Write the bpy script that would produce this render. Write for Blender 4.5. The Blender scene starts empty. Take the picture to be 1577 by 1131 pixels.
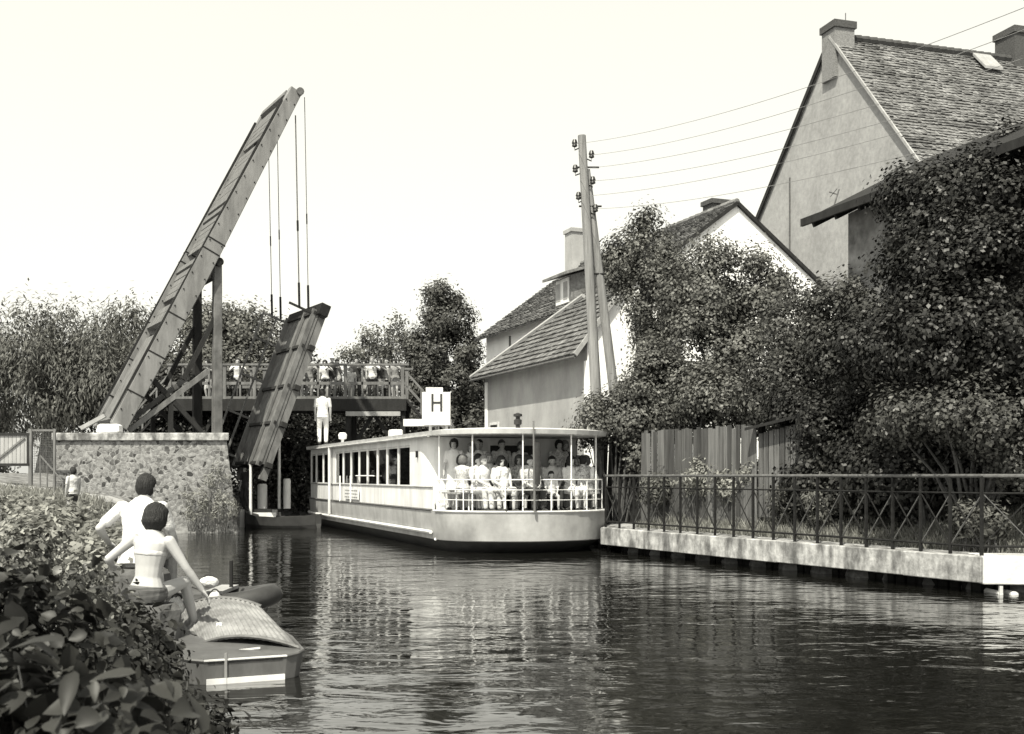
import bpy, bmesh, math, random
import numpy as np
from mathutils import Vector, Matrix
random.seed(7)
RNG = np.random.default_rng(11)
scene = bpy.context.scene
COL = scene.collection
R = math.radians
# ------------------------------------------------------------------ camera numbers
F, CX, HY, EYE = 1752.2, 788.5, 733.0, 1.75
def P(x, y, d):
    """world point at distance d that the photo shows at pixel (x, y)"""
    return Vector(((x - CX) / F * d, d, EYE - (y - HY) / F * d))

# ------------------------------------------------------------------ materials
MATS = {}
def nodes_of(m):
    m.use_nodes = True
    nt = m.node_tree
    return nt, nt.nodes, nt.links, nt.nodes['Principled BSDF']
def mat(name, v, rough=.75, amt=.25, scale=3., stretch=(1, 1, 1), bump=0., bscale=None, spec=.3,
        stain=0., sscale=1., sstretch=(1, 1, 1), tint=(1, 1, 1), metal=0., isl=0.):
    if name in MATS: return MATS[name]
    m = bpy.data.materials.new(name); nt, N, L, b = nodes_of(m)
    b.inputs['Roughness'].default_value = rough
    b.inputs['Specular IOR Level'].default_value = spec
    b.inputs['Metallic'].default_value = metal
    tc = N.new('ShaderNodeTexCoord')
    mp = N.new('ShaderNodeMapping'); mp.inputs['Scale'].default_value = stretch
    L.new(tc.outputs['Object'], mp.inputs['Vector'])
    nz = N.new('ShaderNodeTexNoise'); nz.inputs['Scale'].default_value = scale
    nz.inputs['Detail'].default_value = 6; nz.inputs['Roughness'].default_value = .65
    L.new(mp.outputs['Vector'], nz.inputs['Vector'])
    mr = N.new('ShaderNodeMapRange')
    mr.inputs['From Min'].default_value = .3; mr.inputs['From Max'].default_value = .7
    mr.inputs['To Min'].default_value = v * (1 - amt); mr.inputs['To Max'].default_value = v * (1 + amt)
    L.new(nz.outputs['Fac'], mr.inputs['Value'])
    val = mr.outputs['Result']
    if stain > 0:
        mp2 = N.new('ShaderNodeMapping'); mp2.inputs['Scale'].default_value = sstretch
        L.new(tc.outputs['Object'], mp2.inputs['Vector'])
        n2 = N.new('ShaderNodeTexNoise'); n2.inputs['Scale'].default_value = sscale
        n2.inputs['Detail'].default_value = 5; n2.inputs['Roughness'].default_value = .6
        L.new(mp2.outputs['Vector'], n2.inputs['Vector'])
        m2 = N.new('ShaderNodeMapRange'); m2.inputs['From Min'].default_value = .38; m2.inputs['From Max'].default_value = .6
        m2.inputs['To Min'].default_value = 1 - stain; m2.inputs['To Max'].default_value = 1
        L.new(n2.outputs['Fac'], m2.inputs['Value'])
        mu = N.new('ShaderNodeMath'); mu.operation = 'MULTIPLY'
        L.new(val, mu.inputs[0]); L.new(m2.outputs['Result'], mu.inputs[1]); val = mu.outputs[0]
    if isl > 0:
        g = N.new('ShaderNodeNewGeometry'); m3 = N.new('ShaderNodeMapRange'); m3.inputs['To Min'].default_value = 1 - isl; m3.inputs['To Max'].default_value = 1 + isl
        L.new(g.outputs['Random Per Island'], m3.inputs['Value']); mu = N.new('ShaderNodeMath'); mu.operation = 'MULTIPLY'
        L.new(val, mu.inputs[0]); L.new(m3.outputs['Result'], mu.inputs[1]); val = mu.outputs[0]
    vm = N.new('ShaderNodeVectorMath'); vm.operation = 'SCALE'
    vm.inputs[0].default_value = tint
    L.new(val, vm.inputs['Scale']); L.new(vm.outputs[0], b.inputs['Base Color'])
    if bump > 0:
        bn = N.new('ShaderNodeTexNoise'); bn.inputs['Scale'].default_value = bscale or scale * 4
        bn.inputs['Detail'].default_value = 4
        L.new(mp.outputs['Vector'], bn.inputs['Vector'])
        bp = N.new('ShaderNodeBump'); bp.inputs['Strength'].default_value = bump; bp.inputs['Distance'].default_value = .02
        L.new(bn.outputs['Fac'], bp.inputs['Height']); L.new(bp.outputs['Normal'], b.inputs['Normal'])
    MATS[name] = m
    return m

def masonry(name, scale=3.4, lo=.16, hi=.62, mortar=.5, bump=.8):
    m = bpy.data.materials.new(name); nt, N, L, b = nodes_of(m)
    b.inputs['Roughness'].default_value = .9; b.inputs['Specular IOR Level'].default_value = .15
    tc = N.new('ShaderNodeTexCoord')
    nz = N.new('ShaderNodeTexNoise'); nz.inputs['Scale'].default_value = 2.5
    L.new(tc.outputs['Object'], nz.inputs['Vector'])
    ad = N.new('ShaderNodeVectorMath'); ad.operation = 'MULTIPLY_ADD'
    ad.inputs[1].default_value = (.22, .22, .22)
    L.new(nz.outputs['Color'], ad.inputs[0]); L.new(tc.outputs['Object'], ad.inputs[2])
    v1 = N.new('ShaderNodeTexVoronoi'); v1.inputs['Scale'].default_value = scale
    v2 = N.new('ShaderNodeTexVoronoi'); v2.feature = 'DISTANCE_TO_EDGE'; v2.inputs['Scale'].default_value = scale
    L.new(ad.outputs[0], v1.inputs['Vector']); L.new(ad.outputs[0], v2.inputs['Vector'])
    sx = N.new('ShaderNodeSeparateColor'); L.new(v1.outputs['Color'], sx.inputs['Color'])
    cr = N.new('ShaderNodeValToRGB'); e = cr.color_ramp.elements
    e[0].position = 0; e[0].color = (lo * .45,) * 3 + (1,)
    e[1].position = 1; e[1].color = (hi, hi, hi, 1)
    for p_, c_ in ((.12, lo), (.3, (lo + hi) / 2), (.7, hi * .85)):
        q = e.new(p_); q.color = (c_, c_, c_, 1)
    L.new(sx.outputs['Red'], cr.inputs['Fac'])
    st = N.new('ShaderNodeMapRange'); st.inputs['From Min'].default_value = .02; st.inputs['From Max'].default_value = .09
    L.new(v2.outputs['Distance'], st.inputs['Value'])
    mx = N.new('ShaderNodeMix'); mx.data_type = 'RGBA'
    L.new(st.outputs['Result'], mx.inputs['Factor'])
    mx.inputs[6].default_value = (mortar, mortar, mortar, 1); L.new(cr.outputs['Color'], mx.inputs[7])
    n3 = N.new('ShaderNodeTexNoise'); n3.inputs['Scale'].default_value = 9; n3.inputs['Detail'].default_value = 6
    L.new(tc.outputs['Object'], n3.inputs['Vector'])
    m3 = N.new('ShaderNodeMapRange'); m3.inputs['From Min'].default_value = .35; m3.inputs['From Max'].default_value = .6
    m3.inputs['To Min'].default_value = .55; m3.inputs['To Max'].default_value = 1.1
    L.new(n3.outputs['Fac'], m3.inputs['Value'])
    mm = N.new('ShaderNodeVectorMath'); mm.operation = 'SCALE'
    L.new(mx.outputs[2], mm.inputs[0]); L.new(m3.outputs['Result'], mm.inputs['Scale'])
    L.new(mm.outputs[0], b.inputs['Base Color'])
    bp = N.new('ShaderNodeBump'); bp.inputs['Strength'].default_value = bump; bp.inputs['Distance'].default_value = .05
    L.new(st.outputs['Result'], bp.inputs['Height']); L.new(bp.outputs['Normal'], b.inputs['Normal'])
    MATS[name] = m
    return m

def leaf_mat(name, v, spread=.6, rough=.45, trans=.25, spec=.5):
    m = bpy.data.materials.new(name); nt, N, L, b = nodes_of(m)
    out = N['Material Output']
    g = N.new('ShaderNodeNewGeometry')
    mr = N.new('ShaderNodeMapRange')
    mr.inputs['To Min'].default_value = v * (1 - spread); mr.inputs['To Max'].default_value = v * (1 + spread)
    L.new(g.outputs['Random Per Island'], mr.inputs['Value'])
    vm = N.new('ShaderNodeVectorMath'); vm.operation = 'SCALE'; vm.inputs[0].default_value = (1, 1, .93)
    L.new(mr.outputs['Result'], vm.inputs['Scale'])
    L.new(vm.outputs[0], b.inputs['Base Color'])
    b.inputs['Roughness'].default_value = rough; b.inputs['Specular IOR Level'].default_value = spec
    tr = N.new('ShaderNodeBsdfTranslucent'); L.new(vm.outputs[0], tr.inputs['Color'])
    mx = N.new('ShaderNodeMixShader'); mx.inputs['Fac'].default_value = trans
    L.new(b.outputs[0], mx.inputs[1]); L.new(tr.outputs[0], mx.inputs[2]); L.new(mx.outputs[0], out.inputs['Surface'])
    MATS[name] = m
    return m

def glass_mat():
    m = bpy.data.materials.new('window_glass'); nt, N, L, b = nodes_of(m)
    out = N['Material Output']
    t = N.new('ShaderNodeBsdfTransparent'); t.inputs['Color'].default_value = (.9, .9, .88, 1)
    g = N.new('ShaderNodeBsdfGlossy'); g.inputs['Roughness'].default_value = .03
    fr = N.new('ShaderNodeFresnel'); fr.inputs['IOR'].default_value = 1.5
    mx = N.new('ShaderNodeMixShader'); L.new(fr.outputs[0], mx.inputs['Fac'])
    L.new(t.outputs[0], mx.inputs[1]); L.new(g.outputs[0], mx.inputs[2]); L.new(mx.outputs[0], out.inputs['Surface'])
    MATS['window_glass'] = m
    return m

def water_mat():
    m = bpy.data.materials.new('canal_water'); nt, N, L, b = nodes_of(m)
    b.inputs['Base Color'].default_value = (.007, .007, .006, 1)
    b.inputs['Roughness'].default_value = .035; b.inputs['IOR'].default_value = 2.2
    b.inputs['Specular IOR Level'].default_value = .5
    tc = N.new('ShaderNodeTexCoord')
    def layer(scale, stretch, rot):
        mp = N.new('ShaderNodeMapping'); mp.inputs['Scale'].default_value = stretch; mp.inputs['Rotation'].default_value = (0, 0, R(rot))
        L.new(tc.outputs['Object'], mp.inputs['Vector'])
        n = N.new('ShaderNodeTexNoise'); n.inputs['Scale'].default_value = scale; n.inputs['Detail'].default_value = 3
        n.inputs['Roughness'].default_value = .5; n.inputs['Distortion'].default_value = .6
        L.new(mp.outputs['Vector'], n.inputs['Vector'])
        return n.outputs['Fac']
    a = layer(1.15, (.5, 1.0, 1), 8); c = layer(3.4, (.55, 1.0, 1), -12); d = layer(.35, (1, 1, 1), 30)
    # ripples are livelier towards the viewer and the middle, calmer by the banks
    def mul(x, k, y=None):
        q = N.new('ShaderNodeMath'); q.operation = 'MULTIPLY_ADD' if y is not None else 'MULTIPLY'
        L.new(x, q.inputs[0])
        if isinstance(k, float): q.inputs[1].default_value = k
        else: L.new(k, q.inputs[1])
        if y is not None: L.new(y, q.inputs[2])
        return q.outputs[0]
    h = mul(c, .52, a)
    patch = N.new('ShaderNodeMapRange'); patch.inputs['From Min'].default_value = .35; patch.inputs['From Max'].default_value = .65
    patch.inputs['To Min'].default_value = .6; patch.inputs['To Max'].default_value = 1.0
    L.new(d, patch.inputs['Value'])
    h = mul(h, patch.outputs['Result'])
    bp = N.new('ShaderNodeBump'); bp.inputs['Strength'].default_value = 1.0; bp.inputs['Distance'].default_value = .027
    L.new(h, bp.inputs['Height']); L.new(bp.outputs['Normal'], b.inputs['Normal'])
    MATS['canal_water'] = m
    return m

# ------------------------------------------------------------------ object helpers
def world_m(o):
    m = o.matrix_basis.copy()
    while o.parent is not None:
        o = o.parent
        m = o.matrix_basis @ m
    return m
def tag(o, label=None, cat=None, group=None, kind=None):
    if label: o['label'] = label
    if cat: o['category'] = cat
    if group: o['group'] = group
    if kind: o['kind'] = kind
    return o
def thing(name, label, cat, loc=(0, 0, 0), rz=0., group=None):
    o = bpy.data.objects.new(name, None); COL.objects.link(o)
    o.location = loc; o.rotation_euler = (0, 0, rz); o.empty_display_size = .2
    return tag(o, label, cat, group)
def link_mesh(name, me, m, parent=None, smooth=False):
    o = bpy.data.objects.new(name, me); COL.objects.link(o)
    if m is not None: me.materials.append(m)
    if parent is not None: o.parent = parent
    if smooth: me.polygons.foreach_set('use_smooth', [True] * len(me.polygons))
    return o

class MB:
    """collects faces in world space; build() links them as one mesh object"""
    def __init__(s): s.v = []; s.f = []
    def add(s, vs, fs):
        n = len(s.v); s.v += [Vector(q) for q in vs]; s.f += [tuple(i + n for i in f) for f in fs]; return s
    def box(s, c, size, M=None):
        x, y, z = [k / 2 for k in size]; c = Vector(c)
        vs = [Vector((a * x, b * y, e * z)) for e in (-1, 1) for b in (-1, 1) for a in (-1, 1)]
        if M is not None: vs = [M @ q for q in vs]
        return s.add([c + q for q in vs], [(0, 2, 3, 1), (4, 5, 7, 6), (0, 1, 5, 4), (2, 6, 7, 3), (0, 4, 6, 2), (1, 3, 7, 5)])
    def bar(s, a, b, w, h, up=(0, 0, 1), w2=None, h2=None):
        a = Vector(a); b = Vector(b); d = (b - a).normalized(); up = Vector(up)
        x = d.cross(up)
        if x.length < 1e-4: x = d.cross(Vector((1, 0, 0)))
        x.normalize(); y = x.cross(d)
        w2 = w2 or w; h2 = h2 or h
        vs = [a + x * i * w / 2 + y * j * h / 2 for i, j in ((-1, -1), (1, -1), (1, 1), (-1, 1))]
        vs += [b + x * i * w2 / 2 + y * j * h2 / 2 for i, j in ((-1, -1), (1, -1), (1, 1), (-1, 1))]
        return s.add(vs, [(3, 2, 1, 0), (4, 5, 6, 7), (0, 1, 5, 4), (1, 2, 6, 5), (2, 3, 7, 6), (3, 0, 4, 7)])
    def tube(s, pts, rad, n=8):
        pts = [Vector(p) for p in pts]
        if not hasattr(rad, '__len__'): rad = [rad] * len(pts)
        vs = []; fs = []
        for i, p in enumerate(pts):
            d = (pts[min(i + 1, len(pts) - 1)] - pts[max(i - 1, 0)]).normalized()
            x = d.cross(Vector((0, 0, 1)))
            if x.length < 1e-3: x = d.cross(Vector((1, 0, 0)))
            x.normalize(); y = x.cross(d)
            for k in range(n):
                t = 2 * math.pi * k / n
                vs.append(p + x * math.cos(t) * rad[i] + y * math.sin(t) * rad[i])
        for i in range(len(pts) - 1):
            for k in range(n):
                fs.append((i * n + k, i * n + (k + 1) % n, (i + 1) * n + (k + 1) % n, (i + 1) * n + k))
        fs.append(tuple(range(n - 1, -1, -1))); fs.append(tuple((len(pts) - 1) * n + k for k in range(n)))
        return s.add(vs, fs)
    def lathe(s, c, prof, n=14):
        c = Vector(c); vs = []; fs = []
        for r_, z in prof:
            for k in range(n):
                t = 2 * math.pi * k / n; vs.append(c + Vector((r_ * math.cos(t), r_ * math.sin(t), z)))
        for i in range(len(prof) - 1):
            for k in range(n): fs.append((i * n + k, i * n + (k + 1) % n, (i + 1) * n + (k + 1) % n, (i + 1) * n + k))
        fs.append(tuple(range(n - 1, -1, -1))); fs.append(tuple((len(prof) - 1) * n + k for k in range(n)))
        return s.add(vs, fs)
    def prism(s, poly, vec):
        n = len(poly); poly = [Vector(p) for p in poly]; vec = Vector(vec)
        vs = poly + [p + vec for p in poly]
        return s.add(vs, [tuple(range(n - 1, -1, -1)), tuple(range(n, 2 * n))] + [(i, (i + 1) % n, n + (i + 1) % n, n + i) for i in range(n)])
    def loft(s, rings, cap=True, closed=True):
        n = len(rings[0]); vs = [q for r_ in rings for q in r_]; fs = []
        for i in range(len(rings) - 1):
            for k in range(n if closed else n - 1):
                fs.append((i * n + k, i * n + (k + 1) % n, (i + 1) * n + (k + 1) % n, (i + 1) * n + k))
        if cap: fs.append(tuple(range(n - 1, -1, -1))); fs.append(tuple((len(rings) - 1) * n + k for k in range(n)))
        return s.add(vs, fs)
    def sphere(s, c, r_, n=12, m=8):
        c = Vector(c)
        if not hasattr(r_, '__len__'): r_ = (r_,) * 3
        rings = []
        for i in range(1, m):
            t = math.pi * i / m
            rings.append([c + Vector((r_[0] * math.sin(t) * math.cos(2 * math.pi * k / n), r_[1] * math.sin(t) * math.sin(2 * math.pi * k / n), -r_[2] * math.cos(t))) for k in range(n)])
        s.loft(rings)
        return s
    def build(s, name, m, parent=None, smooth=False, base=None, bevel=0., recalc=True):
        """parent: the thing it belongs to; else base is the object's own origin"""
        if parent is not None:
            inv = world_m(parent).inverted(); vs = [inv @ q for q in s.v]; loc = None
        else:
            if base is None:
                lo = [min(q[i] for q in s.v) for i in range(3)]; hi = [max(q[i] for q in s.v) for i in range(3)]
                base = Vector(((lo[0] + hi[0]) / 2, (lo[1] + hi[1]) / 2, lo[2]))
            base = Vector(base); vs = [q - base for q in s.v]; loc = base
        me = bpy.data.meshes.new(name)
        me.from_pydata([tuple(q) for q in vs], [], s.f)
        if recalc:
            bm = bmesh.new(); bm.from_mesh(me); bmesh.ops.recalc_face_normals(bm, faces=bm.faces)
            if bevel > 0:
                bmesh.ops.bevel(bm, geom=[e for e in bm.edges if len(e.link_faces) == 2 and e.calc_face_angle(0) > .6], offset=bevel, segments=1, affect='EDGES')
            bm.to_mesh(me); bm.free()
        o = link_mesh(name, me, m, parent, smooth)
        if smooth: me.set_sharp_from_angle(angle=R(42))
        if loc is not None: o.location = loc
        return o

def np_mesh(name, V, Fq, m, parent=None, base=None):
    """fast quad mesh from arrays in world space"""
    V = np.asarray(V, dtype=np.float64)
    if parent is not None:
        A = np.array(world_m(parent).inverted()); V = V @ A[:3, :3].T + A[:3, 3]
    elif base is not None: V = V - np.array(base)
    me = bpy.data.meshes.new(name)
    k = Fq.shape[1]
    me.vertices.add(len(V)); me.vertices.foreach_set('co', V.astype(np.float32).ravel())
    me.loops.add(Fq.size); me.loops.foreach_set('vertex_index', Fq.astype(np.int32).ravel())
    me.polygons.add(len(Fq)); me.polygons.foreach_set('loop_start', np.arange(0, Fq.size, k, dtype=np.int32))
    me.update(calc_edges=True); me.validate()
    o = link_mesh(name, me, m, parent)
    if parent is None and base is not None: o.location = base
    return o

# ------------------------------------------------------------------ leaves, trees
def leaf_quads(pos, nrm, length, width, tang=None, fold=False, rng=RNG):
    n = len(pos)
    if tang is None: tang = rng.normal(size=(n, 3))
    nrm = nrm / (np.linalg.norm(nrm, axis=1, keepdims=True) + 1e-9)
    t = tang - nrm * np.sum(tang * nrm, axis=1, keepdims=True)
    t /= np.linalg.norm(t, axis=1, keepdims=True) + 1e-9
    b = np.cross(nrm, t)
    l = (length * (.65 + .7 * rng.random(n)))[:, None]; w = (width * (.65 + .7 * rng.random(n)))[:, None]
    if not fold:
        V = np.stack([pos - t * l / 2, pos + b * w / 2 - t * l * .08, pos + t * l / 2, pos - b * w / 2 - t * l * .08], axis=1).reshape(-1, 3)
        return V, np.arange(4 * n).reshape(n, 4)
    k_ = (.45 + .8 * rng.random(n) ** 1.5)[:, None]; l = l * k_; w = w * k_ * (.8 + .4 * rng.random(n))[:, None]
    # broad leaf: drooping midrib, raised wavy halves, pointed tip
    dro = (.06 + .3 * rng.random(n))[:, None]; cup = (.05 + .25 * rng.random(n))[:, None]; wav = (rng.random(n) * .1 - .05)[:, None]
    st = [(-.5, .0), (-.36, .34), (-.14, .5), (.1, .44), (.32, .24), (.5, .0)]
    pts = []
    for f, hw in st:
        c = pos + t * l * f - nrm * l * dro * (f + .5) ** 2
        pts += [c + b * w * hw + nrm * w * (cup * hw * 2 + wav * math.sin(f * 9)), c, c - b * w * hw + nrm * w * (cup * hw * 2 - wav * math.cos(f * 8))]
    V = np.stack(pts, axis=1).reshape(-1, 3); k = np.arange(n)[:, None] * 18
    Fq = np.concatenate([k + np.array([[3 * i + s, 3 * i + 1 + s, 3 * i + 4 + s, 3 * i + 3 + s]]) for i in range(5) for s in (0, 1)], axis=0)
    return V, Fq

def crown_points(blobs, n_clump, per, sigma, shell=.5, rng=RNG, out_w=.7, up_w=.5, sz=1.):
    w = np.array([b[1][0] * b[1][1] + b[1][0] * b[1][2] for b in blobs]); w = w / w.sum()
    ps = []; ns = []; cs = []
    for bi in range(len(blobs)):
        c, r_ = np.array(blobs[bi][0]), np.array(blobs[bi][1])
        k = max(4, int(n_clump * w[bi]))
        d = rng.normal(size=(k, 3)); d /= np.linalg.norm(d, axis=1, keepdims=True)
        rad = shell + (1.06 - shell) * rng.random((k, 1)) ** .7
        ctr = c + d * r_ * rad
        cs.append(ctr)
        m_ = (per * (.5 + rng.random(k))).astype(int)
        idx = np.repeat(np.arange(k), m_)
        q = rng.normal(size=(len(idx), 3))
        p = ctr[idx] + q * sigma * np.array([1, 1, sz])
        nn = q * .55 + d[idx] * out_w + np.array([0, 0, up_w]) + rng.normal(size=(len(idx), 3)) * .45
        ps.append(p); ns.append(nn)
    return np.concatenate(ps), np.concatenate(ns), np.concatenate(cs)

def tree(name, label, cat, base, blobs, m_leaf, m_bark, n_clump=220, per=45, sigma=.22, leaf=.11, width=.07, trunk_r=.16, shell=.5,
         group=None, fold=False, limbs=14, willow=False, zmin=None, seed=1, sz=1., tilt=(0, 0), stem='trunk', topz=None):
    rng = np.random.default_rng(seed)
    base = Vector(base)
    o = thing(name, label, cat, base, 0, group)
    p, n, cs = crown_points(blobs, n_clump, per, sigma, shell, rng, sz=sz)
    if zmin is not None:
        k = p[:, 2] > zmin; p = p[k]; n = n[k]
    tg = None
    if willow: tg = np.array([0, 0, -1.]) + rng.normal(size=p.shape) * .3
    V, Fq = leaf_quads(p, n, leaf, width, tg, fold, rng)
    cr_ = np_mesh('crown' if stem == 'trunk' else 'foliage', V, Fq, m_leaf, o)
    if fold: cr_.data.polygons.foreach_set('use_smooth', [True] * len(cr_.data.polygons))
    t = MB()
    top = max(blobs, key=lambda b: b[0][2]); hub = Vector(top[0])
    if stem == 'trunk':
        pts = [base + (hub - base) * f + Vector((math.sin(f * 5 + seed) * .12, math.cos(f * 4 + seed) * .1, 0)) * (f > 0) for f in (0, .25, .5, .75, 1)]
        t.tube(pts, [trunk_r * 1.25, trunk_r, trunk_r * .8, trunk_r * .55, trunk_r * .25], 8)
    sel = rng.choice(len(cs), size=min(limbs, len(cs)), replace=False)
    for i in sel:
        c = Vector(cs[i])
        f = .3 + .6 * rng.random()
        a = base + (hub - base) * f if stem == 'trunk' else base + Vector((rng.normal() * .1, rng.normal() * .1, 0))
        mid = (a + c) / 2 + Vector((0, 0, .12 * (c - a).length))
        k = trunk_r * (.42 if stem == 'trunk' else .8)
        t.tube([a, mid, c], [k, k * .6, k * .2], 5)
    t.build('trunk' if stem == 'trunk' else 'stem', m_bark, o, smooth=True)
    return o

# ------------------------------------------------------------------ tiled roof (one mesh of overlapping tiles)
def tiled_plane(mb, a, b, c, d, rows, cols, lift=.05, jit=.02, stagger=True, rng=random):
    """a,b eave (left,right); d,c ridge (left,right)"""
    a, b, c, d = map(Vector, (a, b, c, d))
    nrm = (b - a).cross(d - a)
    if nrm.length < 1e-6: nrm = (c - a).cross(d - a)
    nrm.normalize()
    if nrm.z < 0: nrm = -nrm
    def pt(u, v): return (a * (1 - u) + b * u) * (1 - v) + (d * (1 - u) + c * u) * v
    for i in range(rows):
        v0 = i / rows; v1 = min(1., (i + 1.25) / rows)
        rj = rng.uniform(-.006, .006)
        for j in range(cols):
            o = .5 / cols if (stagger and i % 2) else 0
            u0 = max(0, j / cols - o); u1 = min(1, (j + 1) / cols - o)
            if j == cols - 1: u1 = 1
            if u1 <= u0: continue
            z = lift + rng.uniform(-jit, jit); z2 = z + rng.uniform(-jit, jit) * .7; dv = rj + rng.uniform(-.004, .004)
            g = (u1 - u0) * .03
            p0 = pt(u0 + g, max(0, v0 + dv)) + nrm * z; p1 = pt(u1 - g, max(0, v0 + dv)) + nrm * z2
            p2 = pt(u1 - g, v1) + nrm * .008; p3 = pt(u0 + g, v1) + nrm * .008
            q0 = p0 - nrm * .035; q1 = p1 - nrm * .035
            n = len(mb.v); mb.v += [p0, p1, p2, p3, q0, q1]
            mb.f += [(n, n + 1, n + 2, n + 3), (n + 4, n + 5, n + 1, n), (n + 4, n, n + 3), (n + 5, n + 2, n + 1)]
    # underside board
    n = len(mb.v); mb.v += [a - nrm * .06, b - nrm * .06, c - nrm * .06, d - nrm * .06, a, b, c, d]
    mb.f += [(n, n + 3, n + 2, n + 1), (n + 4, n + 5, n + 6, n + 7), (n, n + 1, n + 5, n + 4), (n + 1, n + 2, n + 6, n + 5), (n + 2, n + 3, n + 7, n + 6), (n + 3, n, n + 4, n + 7)]
# ------------------------------------------------------------------ people
REMESH = []
def mk(mb, name, m, parent=None, vox=None, smooth=3):
    me = bpy.data.meshes.new(name); me.from_pydata([tuple(q) for q in mb.v], [], mb.f)
    bm = bmesh.new(); bm.from_mesh(me); bmesh.ops.recalc_face_normals(bm, faces=bm.faces); bm.to_mesh(me); bm.free()
    o = link_mesh(name, me, m, parent, True)
    if vox:
        r_ = o.modifiers.new('r', 'REMESH'); r_.mode = 'VOXEL'; r_.voxel_size = vox; r_.use_smooth_shade = True
        if smooth:
            s_ = o.modifiers.new('s', 'SMOOTH'); s_.factor = .5; s_.iterations = smooth
        REMESH.append(o)
    return o
def apply_remesh():
    bpy.context.view_layer.update()
    dg = bpy.context.evaluated_depsgraph_get()
    done = []
    for o in REMESH:
        me = bpy.data.meshes.new_from_object(o.evaluated_get(dg)); done.append((o, me))
    for o, me in done:
        o.modifiers.clear(); old = o.data; nm = old.name
        o.data = me; me.polygons.foreach_set('use_smooth', [True] * len(me.polygons))
        bpy.data.meshes.remove(old); me.name = nm
def ik(a, t, l1, l2, pole):
    a = Vector(a); t = Vector(t); v = t - a; d = v.length
    if d > l1 + l2 - .004: t = a + v * ((l1 + l2 - .004) / d); v = t - a; d = v.length
    u = v / d; x = (l1 * l1 - l2 * l2 + d * d) / (2 * d); hh = math.sqrt(max(0, l1 * l1 - x * x))
    p = Vector(pole); p = p - u * p.dot(u)
    if p.length < 1e-4: p = Vector((0, 0, -1))
    return a + u * x + p.normalized() * hh, t
def limb(mb, pts, rad, n=10):
    for i in range(len(pts) - 1): mb.tube([pts[i], pts[i + 1]], [rad[i], rad[i + 1]], n)
    for p, r_ in zip(pts, rad): mb.sphere(p, r_ * .995, 10, 6)

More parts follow.
